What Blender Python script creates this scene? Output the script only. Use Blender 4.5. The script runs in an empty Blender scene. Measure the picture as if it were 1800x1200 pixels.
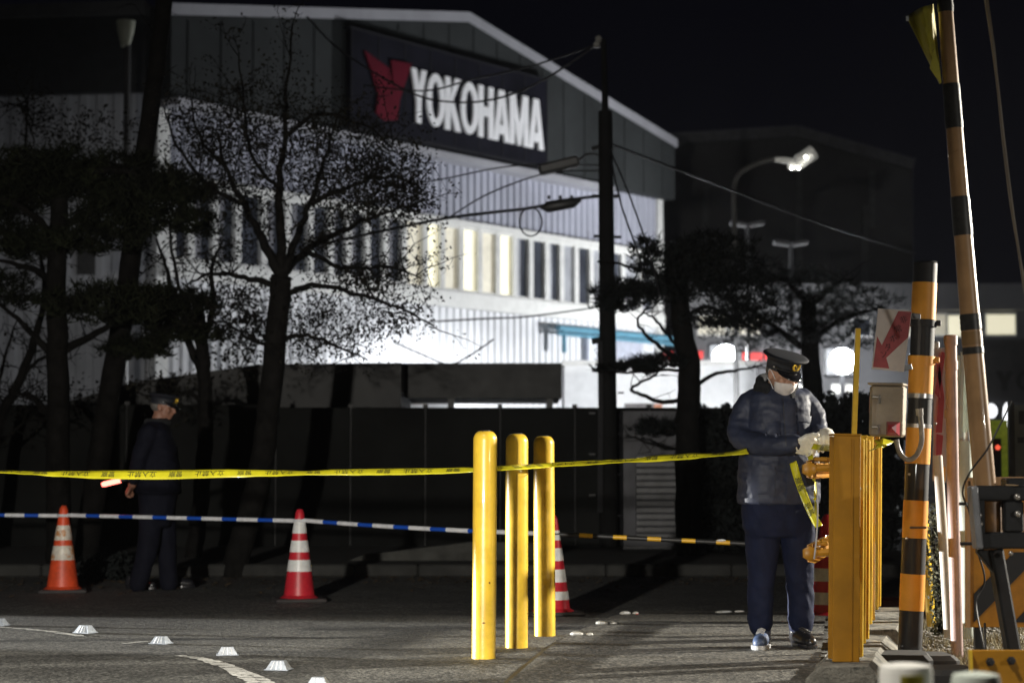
import bpy, bmesh, math, random
from mathutils import Vector, Matrix, noise, Euler
random.seed(7)
R = math.radians
scene = bpy.context.scene
col = scene.collection

# ------------------------------------------------------------------ camera
F = 3500.0                     # focal length in photograph pixels (70 mm on a 36 mm frame, 1800 px wide)
CAMZ = 1.06
PITCH = math.atan(218 / F)
cd = bpy.data.cameras.new('camera'); cam = bpy.data.objects.new('camera', cd); col.objects.link(cam)
cam.location = (0, 0, CAMZ); cam.rotation_euler = (R(90) + PITCH, 0, 0)
cd.lens = 70; cd.sensor_width = 36; cd.clip_end = 2000; cd.clip_start = .1
cd.dof.use_dof = True; cd.dof.focus_distance = 11.1; cd.dof.aperture_fstop = 2.4; cd.dof.aperture_blades = 9
scene.camera = cam
# ------------------------------------------------------------------ world: night sky
w = bpy.data.worlds.new("World"); scene.world = w; w.use_nodes = True
nt = w.node_tree; bg = nt.nodes['Background']
tc = nt.nodes.new('ShaderNodeTexCoord'); sp = nt.nodes.new('ShaderNodeSeparateXYZ'); cr = nt.nodes.new('ShaderNodeValToRGB')
nt.links.new(tc.outputs['Generated'], sp.inputs[0]); nt.links.new(sp.outputs['Z'], cr.inputs[0]); nt.links.new(cr.outputs[0], bg.inputs[0])
cr.color_ramp.elements[0].position = 0.0; cr.color_ramp.elements[0].color = (.0016, .0016, .0031, 1)
cr.color_ramp.elements[1].position = .35; cr.color_ramp.elements[1].color = (.0007, .0007, .0018, 1)
bg.inputs[1].default_value = 1.0
vs = scene.view_settings; vs.view_transform = 'Standard'; vs.look = 'None'; vs.exposure = 0; vs.gamma = 1; vs.use_curve_mapping = False
scene.cycles.max_bounces = 6; scene.cycles.sample_clamp_indirect = 3.0; scene.cycles.caustics_reflective = False; scene.cycles.caustics_refractive = False

# ------------------------------------------------------------------ lights (lamps of the street and the yard, and added fills)
def lamp(name, kind, loc, target, power, size=.2, color=(1, 1, 1), angle=60, blend=.5):
    l = bpy.data.lights.new(name, kind); o = bpy.data.objects.new(name, l); col.objects.link(o)
    o.location = loc; l.energy = power; l.color = color
    if kind == 'SPOT':
        l.spot_size = R(angle); l.spot_blend = blend; l.shadow_soft_size = size
    elif kind == 'AREA':
        l.shape = 'RECTANGLE'; l.size = size; l.size_y = size * .5
    else: l.shadow_soft_size = size
    if target is not None:
        o.rotation_euler = (Vector(target) - Vector(loc)).to_track_quat('-Z', 'Y').to_euler()
    return o
# camera light of the news crew, left of and behind the camera
lamp('camera_light', 'SPOT', (-2.6, -1.5, 1.45), (-2.0, 12, .75), 7400, .10, (1, .95, .86), 40, .95)
# unseen overhead light added to brighten the ground near the camera
lamp('ground_fill', 'SPOT', (-1.8, 5.2, 8.0), (-1.5, 6.6, 0), 5000, .18, (1, .93, .82), 74, 1.0)
# work light to the right of the camera
lamp('work_light', 'SPOT', (6.4, 4.6, 1.7), (-1.0, 12.0, .2), 300, .06, (1, .95, .86), 50, .8)
# low headlamps of a car standing to the left, outside the picture
lamp('headlamp', 'SPOT', (-23.3, 17.8, .70), (.5, 12.0, -.50), 115000, .06, (1, .98, .93), 7.4, .35)
# lamp of the station side, right and behind the gate machine
lamp('side_light', 'SPOT', (8.5, 13.5, 3.4), (1.9, 10.4, .9), 7500, .10, (1, .93, .80), 62, .8)
# floodlights in the factory yard
lamp('yard_flood', 'SPOT', (10.5, 54.0, 3.2), (-.8, 54.5, 6.0), 6300, .3, (.96, .98, 1), 130, .8)
lamp('yard_flood_low', 'SPOT', (1.2, 42.5, 1.0), (-2.6, 50.0, -.2), 13500, .3, (.96, .98, 1), 70, .9)
lamp('wing_fill', 'POINT', (-8.6, 37.5, 1.6), None, 90, .2, (.95, .97, 1))  # unseen fill added to lift the dark wing wall
lamp('hall_fill', 'SPOT', (9, 58, 3), (9, 78, 7), 1300, .3, (.95, .97, 1), 120, .8)  # unseen fill added to lift the hall behind
lamp('cabin_fill', 'SPOT', (3.2, 31.0, 1.2), (2.2, 38, 1.5), 2200, .2, (.95, .97, 1), 95, .8)  # unseen fill added to brighten the cabin front

# ------------------------------------------------------------------ pixel helpers (photograph pixels -> real points)
def ray(px, py):
    x = (px - 900) / F; y = (600 - py) / F
    c, s = math.cos(PITCH), math.sin(PITCH)
    return Vector((x, c - y * s, s + y * c))
def P(px, py, d):
    r = ray(px, py); return Vector((0, 0, CAMZ)) + r * (d / r.y)
def G(px, py, z=0.0):
    r = ray(px, py); t = (z - CAMZ) / r.z; return Vector((0, 0, CAMZ)) + r * t
def onplane(px, py, A, n):
    r = ray(px, py); o = Vector((0, 0, CAMZ)); t = (A - o).dot(n) / r.dot(n); return o + r * t

# ------------------------------------------------------------------ materials
MATS = {}
def mat(name, c, rough=.6, metal=0, var=.12, scale=4, bump=0, bscale=60, c2=None, emit=None, estr=1, spec=.5, coat=0, sheen=0, stain=None):
    if name in MATS: return MATS[name]
    m = bpy.data.materials.new(name); m.use_nodes = True; t = m.node_tree; b = t.nodes['Principled BSDF']
    MATS[name] = m
    b.inputs['Roughness'].default_value = rough; b.inputs['Metallic'].default_value = metal
    b.inputs['Specular IOR Level'].default_value = spec; b.inputs['Coat Weight'].default_value = coat
    b.inputs['Sheen Weight'].default_value = sheen
    co = t.nodes.new('ShaderNodeTexCoord')
    n = t.nodes.new('ShaderNodeTexNoise'); n.inputs['Scale'].default_value = scale; n.inputs['Detail'].default_value = 6; n.inputs['Roughness'].default_value = .65
    t.links.new(co.outputs['Object'], n.inputs['Vector'])
    r = t.nodes.new('ShaderNodeValToRGB'); t.links.new(n.outputs['Fac'], r.inputs[0])
    c2 = c2 or tuple(max(0, v * (1 - 2.2 * var)) for v in c)
    r.color_ramp.elements[0].position = .32; r.color_ramp.elements[0].color = (*c2, 1)
    r.color_ramp.elements[1].position = .66; r.color_ramp.elements[1].color = (*[min(1, v * (1 + var)) for v in c], 1)
    out = r.outputs[0]
    if stain:
        n3 = t.nodes.new('ShaderNodeTexNoise'); n3.inputs['Scale'].default_value = stain[2]; n3.inputs['Detail'].default_value = 8; n3.inputs['Roughness'].default_value = .7
        t.links.new(co.outputs['Object'], n3.inputs['Vector'])
        r3 = t.nodes.new('ShaderNodeValToRGB'); r3.color_ramp.elements[0].position = stain[1]; r3.color_ramp.elements[1].position = stain[1] + .06
        t.links.new(n3.outputs['Fac'], r3.inputs[0])
        mx = t.nodes.new('ShaderNodeMix'); mx.data_type = 'RGBA'
        t.links.new(r3.outputs[0], mx.inputs[0]); t.links.new(out, mx.inputs[6]); mx.inputs[7].default_value = (*stain[0], 1)
        out = mx.outputs[2]
    t.links.new(out, b.inputs['Base Color'])
    rr = t.nodes.new('ShaderNodeMapRange'); t.links.new(n.outputs['Fac'], rr.inputs[0])
    rr.inputs[3].default_value = min(1, rough * 1.15); rr.inputs[4].default_value = rough * .85
    t.links.new(rr.outputs[0], b.inputs['Roughness'])
    if bump:
        n2 = t.nodes.new('ShaderNodeTexNoise'); n2.inputs['Scale'].default_value = bscale; n2.inputs['Detail'].default_value = 4
        t.links.new(co.outputs['Object'], n2.inputs['Vector'])
        bp = t.nodes.new('ShaderNodeBump'); bp.inputs['Strength'].default_value = bump; bp.inputs['Distance'].default_value = .01
        t.links.new(n2.outputs['Fac'], bp.inputs['Height']); t.links.new(bp.outputs[0], b.inputs['Normal'])
    if emit:
        b.inputs['Emission Color'].default_value = (*emit, 1); b.inputs['Emission Strength'].default_value = estr
    return m

def asphalt(name, base, agg, scale=1.0, tint=(1, 1, .96)):
    m = bpy.data.materials.new(name); m.use_nodes = True; t = m.node_tree; b = t.nodes['Principled BSDF']
    co = t.nodes.new('ShaderNodeTexCoord')
    def N(s, d=5, r=.6):
        n = t.nodes.new('ShaderNodeTexNoise'); n.inputs['Scale'].default_value = s; n.inputs['Detail'].default_value = d; n.inputs['Roughness'].default_value = r
        t.links.new(co.outputs['Object'], n.inputs['Vector']); return n
    v = t.nodes.new('ShaderNodeTexVoronoi'); v.inputs['Scale'].default_value = 75 * scale; t.links.new(co.outputs['Object'], v.inputs['Vector'])
    big = N(.9, 6, .7); fine = N(45, 3, .6)
    r1 = t.nodes.new('ShaderNodeValToRGB'); t.links.new(big.outputs['Fac'], r1.inputs[0])
    r1.color_ramp.elements[0].position = .35; r1.color_ramp.elements[0].color = (*[base * .62 * k for k in tint], 1)
    r1.color_ramp.elements[1].position = .65; r1.color_ramp.elements[1].color = (*[base * 1.2 * k for k in tint], 1)
    sx = t.nodes.new('ShaderNodeSeparateColor'); t.links.new(v.outputs['Color'], sx.inputs[0])
    r2 = t.nodes.new('ShaderNodeValToRGB'); t.links.new(sx.outputs[0], r2.inputs[0])
    r2.color_ramp.elements[0].position = .45; r2.color_ramp.elements[0].color = (.55, .55, .55, 1)
    r2.color_ramp.elements[1].position = 1.0; r2.color_ramp.elements[1].color = (agg, agg, agg * .95, 1)
    mx = t.nodes.new('ShaderNodeMix'); mx.data_type = 'RGBA'; mx.blend_type = 'MULTIPLY'; mx.inputs[0].default_value = 1
    t.links.new(r1.outputs[0], mx.inputs[6]); t.links.new(r2.outputs[0], mx.inputs[7])
    # dark cracks
    vc = t.nodes.new('ShaderNodeTexVoronoi'); vc.feature = 'DISTANCE_TO_EDGE'; vc.inputs['Scale'].default_value = .55
    nd = N(1.6, 5, .65); va = t.nodes.new('ShaderNodeVectorMath'); va.operation = 'ADD'
    t.links.new(co.outputs['Object'], va.inputs[0]); t.links.new(nd.outputs['Color'], va.inputs[1]); t.links.new(va.outputs[0], vc.inputs['Vector'])
    rc = t.nodes.new('ShaderNodeValToRGB'); t.links.new(vc.outputs['Distance'], rc.inputs[0])
    rc.color_ramp.elements[0].position = .002; rc.color_ramp.elements[0].color = (.25, .25, .25, 1); rc.color_ramp.elements[1].position = .010; rc.color_ramp.elements[1].color = (1, 1, 1, 1)
    m2 = t.nodes.new('ShaderNodeMix'); m2.data_type = 'RGBA'; m2.blend_type = 'MULTIPLY'; m2.inputs[0].default_value = .85
    t.links.new(mx.outputs[2], m2.inputs[6]); t.links.new(rc.outputs[0], m2.inputs[7])
    t.links.new(m2.outputs[2], b.inputs['Base Color'])
    b.inputs['Roughness'].default_value = .72
    bp = t.nodes.new('ShaderNodeBump'); bp.inputs['Strength'].default_value = .8; bp.inputs['Distance'].default_value = .006
    t.links.new(v.outputs['Distance'], bp.inputs['Height'])
    b2 = t.nodes.new('ShaderNodeBump'); b2.inputs['Strength'].default_value = .5; b2.inputs['Distance'].default_value = .01
    t.links.new(fine.outputs['Fac'], b2.inputs['Height']); t.links.new(bp.outputs[0], b2.inputs['Normal']); t.links.new(b2.outputs[0], b.inputs['Normal'])
    return m

# ------------------------------------------------------------------ mesh builder
class MB:
    def __init__(s): s.v = []; s.f = []; s.m = []; s.cur = 0; s.sm = []; s.smooth = False
    def add(s, vs, fs):
        k = len(s.v); s.v += [tuple(v) for v in vs]
        for f in fs: s.f.append(tuple(i + k for i in f)); s.m.append(s.cur); s.sm.append(s.smooth)
        return s
    def box(s, c, size, rz=0, M=None, bev=0):
        x, y, z = size[0] / 2, size[1] / 2, size[2] / 2
        bev = min(bev, x * .9, y * .9, z * .9)
        if M is None: M = Matrix.Rotation(rz, 3, 'Z')
        c = Vector(c)
        if bev <= 0:
            vs = [Vector((a * x, b * y, d * z)) for d in (-1, 1) for b in (-1, 1) for a in (-1, 1)]
            fs = [(0, 2, 3, 1), (4, 5, 7, 6), (0, 1, 5, 4), (2, 6, 7, 3), (0, 4, 6, 2), (1, 3, 7, 5)]
        else:
            vs = []; q = bev
            for zz, ins in ((-z, q), (-z + q, 0), (z - q, 0), (z, q)):
                X, Y = x - ins, y - ins
                for (a, b_) in ((-X + q, -Y), (X - q, -Y), (X, -Y + q), (X, Y - q), (X - q, Y), (-X + q, Y), (-X, Y - q), (-X, -Y + q)):
                    vs.append(Vector((a, b_, zz)))
            fs = [tuple(range(7, -1, -1)), tuple(range(24, 32))]
            for r_ in range(3):
                for i in range(8):
                    j = (i + 1) % 8; fs.append((r_ * 8 + i, r_ * 8 + j, r_ * 8 + 8 + j, r_ * 8 + 8 + i))
        return s.add([c + M @ v for v in vs], fs)
    def bar(s, a, b, wd, hd, up=(0, 0, 1), bev=0):
        a, b = Vector(a), Vector(b); d = b - a; L = d.length; y = d.normalized(); u = Vector(up)
        if abs(y.dot(u)) > .98: u = Vector((0, 1, 0))
        x = y.cross(u).normalized(); z = x.cross(y)
        M = Matrix((x, y, z)).transposed()
        return s.box((a + b) / 2, (wd, L, hd), M=M, bev=bev)
    def tube(s, pts, rad, n=8, cap=True, flat=1.0, up=(0, 0, 1)):
        pts = [Vector(p) for p in pts]
        if not isinstance(rad, (list, tuple)): rad = [rad] * len(pts)
        vs = []; prev = None
        for i, p in enumerate(pts):
            a = pts[max(0, i - 1)]; b = pts[min(len(pts) - 1, i + 1)]; d = (b - a)
            d = d.normalized() if d.length > 1e-9 else Vector((0, 0, 1))
            if prev is None:
                u = Vector(up)
                if abs(d.dot(u)) > .95: u = Vector((1, 0, 0))
                x = d.cross(u).normalized()
            else:
                x = (prev - d * prev.dot(d)).normalized()
            prev = x; y = d.cross(x)
            rr = rad[i] if isinstance(rad[i], (list, tuple)) else (rad[i], rad[i] * flat)
            for k in range(n):
                t = 2 * math.pi * k / n; vs.append(p + x * (math.cos(t) * rr[0]) + y * (math.sin(t) * rr[1]))
        fs = []
        for i in range(len(pts) - 1):
            for k in range(n):
                j = (k + 1) % n; fs.append((i * n + k, i * n + j, (i + 1) * n + j, (i + 1) * n + k))
        if cap: fs.append(tuple(range(n - 1, -1, -1))); q = (len(pts) - 1) * n; fs.append(tuple(range(q, q + n)))
        o = s.smooth; s.smooth = True; s.add(vs, fs); s.smooth = o
        if cap: s.sm[-1] = s.sm[-2] = False
        return s
    def lathe(s, prof, o=(0, 0, 0), n=24, M=None):
        o = Vector(o); vs = []; fs = []; M = M or Matrix.Identity(3)
        for r, z in prof:
            for k in range(n):
                t = 2 * math.pi * k / n; vs.append(o + M @ Vector((r * math.cos(t), r * math.sin(t), z)))
        for i in range(len(prof) - 1):
            for k in range(n):
                j = (k + 1) % n; fs.append((i * n + k, i * n + j, (i + 1) * n + j, (i + 1) * n + k))
        fs.append(tuple(range(n - 1, -1, -1))); q = (len(prof) - 1) * n; fs.append(tuple(range(q, q + n)))
        k0 = len(s.sm); s.add(vs, fs)
        for i in range(k0, len(s.sm) - 2): s.sm[i] = True
        return s
    def sections(s, secs, n=28, yaw=0):
        """closed loft of horizontal-ish ellipses: (cx,cy,cz,rx,ry[,yaw])"""
        vs = []
        for q in secs:
            cx, cy, cz, rx, ry = q[:5]; yw = q[5] if len(q) > 5 else yaw; tl = q[6] if len(q) > 6 else 0
            for k in range(n):
                t = 2 * math.pi * k / n; c_, s_ = math.cos(t), math.sin(t)
                e = .8; X = rx * math.copysign(abs(c_) ** e, c_); Y = ry * math.copysign(abs(s_) ** e, s_)
                vs.append(Vector((cx + X * math.cos(yw) - Y * math.sin(yw), cy + X * math.sin(yw) + Y * math.cos(yw), cz + tl * X)))
        fs = []
        m_ = len(secs)
        for i in range(m_ - 1):
            for k in range(n):
                j = (k + 1) % n; fs.append((i * n + k, i * n + j, (i + 1) * n + j, (i + 1) * n + k))
        fs.append(tuple(range(n - 1, -1, -1))); fs.append(tuple(range((m_ - 1) * n, m_ * n)))
        o = s.smooth; s.smooth = True; s.add(vs, fs); s.smooth = o; return s
    def sphere(s, c, r, n=12, m=8, M=None):
        c = Vector(c); r = r if isinstance(r, (list, tuple)) else (r, r, r); M = M or Matrix.Identity(3)
        vs = []; fs = []
        for i in range(m + 1):
            ph = math.pi * (i / m) * .998 + .003
            for k in range(n):
                t = 2 * math.pi * k / n
                vs.append(c + M @ Vector((r[0] * math.sin(ph) * math.cos(t), r[1] * math.sin(ph) * math.sin(t), -r[2] * math.cos(ph))))
        for i in range(m):
            for k in range(n):
                j = (k + 1) % n; fs.append((i * n + k, i * n + j, (i + 1) * n + j, (i + 1) * n + k))
        fs.append(tuple(range(n - 1, -1, -1))); fs.append(tuple(range(m * n, m * n + n)))
        o = s.smooth; s.smooth = True; s.add(vs, fs); s.smooth = o; return s
    def prism(s, poly, M4, th):
        """poly 2-D points in the local xy plane of M4, thickness th along +z"""
        n = len(poly); vs = [M4 @ Vector((x, y, 0)) for x, y in poly] + [M4 @ Vector((x, y, th)) for x, y in poly]
        fs = [tuple(range(n - 1, -1, -1)), tuple(range(n, 2 * n))] + [(i, (i + 1) % n, n + (i + 1) % n, n + i) for i in range(n)]
        return s.add(vs, fs)
    def build(s, name, m, parent=None, origin=None, label=None, cat=None, group=None, kind=None):
        me = bpy.data.meshes.new(name); ms = m if isinstance(m, (list, tuple)) else [m]
        off = Vector(origin) if origin is not None else (Vector((0, 0, 0)) if parent is None else wloc(parent))
        me.from_pydata([tuple(Vector(v) - off) for v in s.v], [], s.f); me.update()
        for mm in ms: me.materials.append(mm)
        me.polygons.foreach_set('material_index', s.m); me.polygons.foreach_set('use_smooth', s.sm)
        if any(s.sm) and len(s.f) < 6000: me.set_sharp_from_angle(angle=R(42))
        o = bpy.data.objects.new(name, me); col.objects.link(o)
        if parent is not None:
            o.parent = parent; o.location = off - wloc(parent)
        else: o.location = off
        tag(o, label, cat, group, kind); return o
def wloc(o):
    v = Vector(o.location)
    while o.parent: o = o.parent; v = v + Vector(o.location)
    return v
def tag(o, label=None, cat=None, group=None, kind=None):
    if label: o['label'] = label
    if cat: o['category'] = cat
    if group: o['group'] = group
    if kind: o['kind'] = kind
    return o
def thing(name, loc, label, cat, group=None):
    o = bpy.data.objects.new(name, None); col.objects.link(o); o.location = loc; o.empty_display_size = .1
    return tag(o, label, cat, group)
def copy_tree(o, parent=None):
    c = o.copy(); col.objects.link(c); c.parent = parent
    for ch in [x for x in o.children]: copy_tree(ch, c)
    return c
def frame4(o, x, y):
    x = Vector(x).normalized(); y = Vector(y); y = (y - x * y.dot(x)).normalized(); z = x.cross(y)
    M = Matrix((x, y, z)).transposed().to_4x4(); M.translation = Vector(o); return M
def solidify_text(body, size):
    c = bpy.data.curves.new('lettering', 'FONT'); c.body = body; c.size = size; c.resolution_u = 3
    o = bpy.data.objects.new('lettering', c); col.objects.link(o)
    dg = bpy.context.evaluated_depsgraph_get(); me = bpy.data.meshes.new_from_object(o.evaluated_get(dg))
    vs = [Vector(v.co) for v in me.vertices]; fs = [tuple(p.vertices) for p in me.polygons]
    bpy.data.objects.remove(o); bpy.data.curves.remove(c); bpy.data.meshes.remove(me)
    return vs, fs
def remesh(mb, voxel, smooth=6, fac=.5):
    me = bpy.data.meshes.new('tmp'); me.from_pydata(mb.v, [], mb.f); me.update()
    o = bpy.data.objects.new('tmp', me); col.objects.link(o)
    r = o.modifiers.new('r', 'REMESH'); r.mode = 'VOXEL'; r.voxel_size = voxel
    sm = o.modifiers.new('s', 'SMOOTH'); sm.iterations = smooth; sm.factor = fac
    dg = bpy.context.evaluated_depsgraph_get(); res = bpy.data.meshes.new_from_object(o.evaluated_get(dg))
    out = MB(); out.smooth = True
    out.add([Vector(v.co) for v in res.vertices], [tuple(p.vertices) for p in res.polygons])
    bpy.data.objects.remove(o); bpy.data.meshes.remove(me); bpy.data.meshes.remove(res)
    return out
def wrinkle(mb, amp, f, seed=0, fn=None):
    """push the vertices along their normals by ridged noise: folds of cloth"""
    n = [Vector((0, 0, 0)) for _ in mb.v]; V = [Vector(v) for v in mb.v]
    for fc in mb.f:
        a, b, c = V[fc[0]], V[fc[1]], V[fc[2]]; q = (b - a).cross(c - a)
        for i in fc: n[i] += q
    for i, v in enumerate(V):
        q = fn(v) if fn else Vector((v.x * f[0], v.y * f[1], v.z * f[2]))
        q = q + Vector((seed * 7.3, seed * 3.1, seed))
        w_ = noise.noise(q) * .6 + (1 - abs(noise.noise(q * 1.7)) * 2) * .5 + noise.noise(q * 3.1) * .25
        if n[i].length > 0: mb.v[i] = tuple(v + n[i].normalized() * (w_ * amp))
    return mb
# ================================================================== THE SETTING
M_road = asphalt('road_asphalt', .098, 2.4)
M_drive = asphalt('driveway_asphalt', .085, 2.4, .9, (1, .97, .9))
g = MB(); g.add([(-150, -30, 0), (150, -30, 0), (150, 260, 0), (-150, 260, 0)], [(0, 1, 2, 3)])
g.build('road', M_road, kind='structure')
hz = MB(); hz.box((0, 115, 14.5), (320, 320, 31))  # thin volume added for lamp glow and lifted blacks
hm = bpy.data.materials.new('glow_haze'); hm.use_nodes = True; t = hm.node_tree; t.nodes.remove(t.nodes['Principled BSDF'])
v = t.nodes.new('ShaderNodeVolumePrincipled'); v.inputs['Density'].default_value = .0004; v.inputs['Color'].default_value = (.9, .93, 1, 1); v.inputs['Anisotropy'].default_value = .8
t.links.new(v.outputs[0], t.nodes['Material Output'].inputs['Volume'])
hz.build('glow_haze', hm, kind='stuff')
# driveway surface with its curved edge
edge = [(890, 1212), (925, 1180), (960, 1150), (985, 1133), (1005, 1122), (1050, 1101), (1075, 1090), (1110, 1081)]
L = [G(x, y) for x, y in edge]; Rr = [G(1440 + (i * 2), y) for i, (x, y) in enumerate(edge)]
L.insert(0, Vector((-.25, 6.5, 0))); Rr.insert(0, Vector((1.3, 6.5, 0)))
g = MB(); n_ = len(L)
vs_ = [Vector((p.x, p.y, .03)) for p in L] + [Vector((p.x, p.y, .03)) for p in Rr] + [Vector((p.x - .02, p.y, 0)) for p in L]
g.add(vs_, [(i, n_ + i, n_ + i + 1, i + 1) for i in range(n_ - 1)] + [(2 * n_ + i, i, i + 1, 2 * n_ + i + 1) for i in range(n_ - 1)])
g.build('driveway', M_drive, kind='structure')
M_seam = mat('tar_seam', (.03, .03, .028), .5, bump=.3)
g = MB(); 
for i in range(n_ - 1):
    a, b = L[i] + Vector((-.022, 0, .004)), L[i + 1] + Vector((-.022, 0, .004)); g.add([a, b, b + Vector((-.03, 0, 0)), a + Vector((-.03, 0, 0))], [(0, 1, 2, 3)])
g.build('joint', M_seam, kind='structure')
# worn white road paint
M_paint = mat('road_paint', (.72, .72, .68), .6, var=.1, scale=30, bump=.5, bscale=90, stain=((.13, .13, .12), .52, 14))
def paint(pts, wd, label, seed):
    random.seed(seed); c = [G(x, y) for x, y in pts]; g = MB(); q = []
    for i in range(len(c) - 1):
        for k in range(8): q.append(c[i].lerp(c[i + 1], k / 8))
    q.append(c[-1]); a = []; b = []
    for i, p in enumerate(q):
        d = (q[min(i + 1, len(q) - 1)] - q[max(i - 1, 0)]).normalized(); nn = Vector((-d.y, d.x, 0))
        ww = wd[0] + (wd[1] - wd[0]) * i / len(q)
        a.append(p + nn * (ww / 2 + random.uniform(-.012, .012)) + Vector((0, 0, .004))); b.append(p - nn * (ww / 2 + random.uniform(-.012, .012)) + Vector((0, 0, .004)))
    n = len(q); g.add(a + b, [(i, i + 1, n + i + 1, n + i) for i in range(n - 1)])
    return g.build('painted_line', M_paint, label=label, kind='structure')
paint([(312, 1152), (345, 1156), (385, 1166), (425, 1183), (455, 1198), (480, 1216)], (.05, .15), 'curved worn white line in the foreground', 3)
paint([(-40, 1100), (40, 1105), (90, 1110), (142, 1118)], (.03, .07), 'faint thin white line at the left edge', 4)
paint([(215, 1131), (265, 1127)], (.03, .03), 'scrap of worn white paint', 5)
# paler band of asphalt behind the studs
g = MB(); a = [G(-20, 1072), G(250, 1081), G(560, 1069), G(900, 1066)]; b = [G(-20, 1060), G(250, 1068), G(560, 1060), G(900, 1060)]
g.add([v + Vector((0, 0, .004)) for v in a + b], [(i, i + 1, 5 + i, 4 + i) for i in range(3)])
g.build('pavement', asphalt('band_asphalt', .12, 2.2), kind='structure')

# road studs: ribbed pale blocks
M_stud = mat('stud_plastic', (.38, .42, .47), .35, var=.12, scale=25, stain=((.12, .12, .12), .60, 40))
M_rib = mat('stud_rib', (.72, .74, .76), .35)
def stud():
    t = thing('road_stud', (0, 0, 0), None, 'road stud', 'ribbed road studs set in a row on the asphalt')
    w0, w1, d0, d1, h = .066, .036, .05, .022, .052
    m = MB(); m.add([(-w0, -d0, 0), (w0, -d0, 0), (w0, d0, 0), (-w0, d0, 0), (-w1, -d1, h), (w1, -d1, h), (w1, d1, h), (-w1, d1, h)],
                    [(0, 3, 2, 1), (4, 5, 6, 7), (0, 1, 5, 4), (1, 2, 6, 5), (2, 3, 7, 6), (3, 0, 4, 7)])
    m.build('stud_body', M_stud, t)
    r = MB()
    for k in range(3):
        x = -.4 + .4 * k; r.bar((x * w0 * 1.1, -d0 - .001, .006), (x * w1 * 1.2, -d1 - .001, h - .003), .007, .004)
    r.build('rib', M_rib, t)
    b = MB(); b.box((0, 0, .003), (.142, .108, .006), bev=.002); b.build('base_plate', M_stud, t)
    return t
st0 = stud(); seats = [(-2, 1099, 8, 'at the left edge of the frame'), (150, 1112, 14, 'second from the left edge, beyond the thin painted line'), (283, 1131, 10, 'third from the left edge, low and shaded on one side'), (400, 1151, -4, 'just beyond the tip of the curved white line'),
      (490, 1177, 6, 'nearest to the right of the curved white line'), (560, 1206, 4, 'cut by the bottom edge of the frame')]
for i, (x, y, a, lb) in enumerate(seats):
    o = st0 if i == 0 else copy_tree(st0); p = G(x, y); o.location = (p.x, p.y, .002); o.rotation_euler.z = R(-a * 2)
    s_ = .88 + .05 * math.sin(i * 2.1); o.scale = (s_, s_, s_)
    o['label'] = 'small pale ribbed road stud ' + lb
# low white reflector studs along the driveway edge
M_rs = mat('reflector_stud', (.5, .5, .47), .25, var=.2, scale=60, coat=.5)
M_red = mat('red_plastic', (.5, .03, .03), .35)
def rstud():
    t = thing('reflector_stud', (0, 0, 0), None, 'reflector stud', 'low white reflector studs along the driveway edge')
    m = MB(); m.sphere((-.03, 0, .006), (.042, .028, .016)); m.sphere((.050, .01, .004), (.024, .024, .012)); m.build('stud_body', M_rs, t)
    m = MB(); m.box((-.03, -.035, .011), (.04, .006, .008), bev=.002); m.build('reflector', M_rib, t); return t
r0 = rstud()
for i, (x, y, lb) in enumerate([(1022, 1124, 'nearest to the camera at the curved driveway edge'), (1066, 1104, 'in the middle of the driveway edge row'), (1106, 1086, 'with a red spot, farthest along the driveway edge'), (1283, 1083, 'long and bright, alone just left of the officer')]):
    o = r0 if i == 0 else copy_tree(r0); p = G(x, y); o.location = (p.x, p.y, .030); o.rotation_euler.z = R(12 * i - 10)
    o['label'] = 'low white reflector stud ' + lb
    if i == 2:
        m = MB(); m.box((p.x + .05, p.y - .025, .028), (.022, .01, .012), bev=.003); m.build('red_lens', M_red, o)
        for c in o.children:
            if c.name.startswith('red_lens'): c.rotation_euler = (0, 0, 0)
    if i == 3: o.scale = (1.7, 1, .8)

# ------------------------------------------------------------------ factory building
A = P(276, 600, 44.0); A.z = 0; B = P(1166, 600, 61.0); B.z = 0
ud = (B - A); LEN = ud.length; ud.normalize(); nd_ = Vector((ud.y, -ud.x, 0))
def FU(px, py, off=0):
    p = onplane(px, py, A + nd_ * off, nd_); return (p - A).dot(ud), p.z
def FP(u, z, off=0): return A + ud * u + nd_ * off + Vector((0, 0, z))
def slab(mb, u0, u1, z0, z1, o0, o1):
    vs = [FP(u, z, o) for o in (o0, o1) for z in (z0, z1) for u in (u0, u1)]
    mb.add(vs, [(0, 2, 3, 1), (4, 5, 7, 6), (0, 1, 5, 4), (2, 6, 7, 3), (0, 4, 6, 2), (1, 3, 7, 5)]); return mb
def corrug(mb, u0, u1, z0, z1, off, pitch=.3, dep=.05):
    k = 0; u = u0; pr = []
    while u < u1 - 1e-6:
        for du, dd in ((0, 0), (.38, 0), (.5, 1), (.88, 1)):
            if u + du * pitch <= u1: pr.append((u + du * pitch, off + dep * dd))
        u += pitch
    pr.append((u1, off)); n = len(pr)
    mb.add([FP(a, z0, o) for a, o in pr] + [FP(a, z1, o) for a, o in pr], [(i, i + 1, n + i + 1, n + i) for i in range(n - 1)])
    return mb
M_lav = mat('lavender_cladding', (.38, .39, .46), .55, var=.10, scale=.5, bump=.1, bscale=3, stain=((.27, .27, .31), .62, .6))
M_white = mat('white_cladding', (.70, .71, .74), .5, var=.06, scale=.7, stain=((.55, .55, .58), .64, .8))
M_dark = mat('dark_cladding', (.034, .037, .038), .75, spec=.08, var=.15, scale=.4)
M_trim = mat('pale_trim', (.34, .34, .37), .5, var=.08, scale=1)
M_dglass = mat('dark_glass', (.05, .055, .07), .12, var=.3, scale=.6)
M_blind = mat('grey_blind', (.34, .35, .38), .7, var=.2, scale=1.2)
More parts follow.
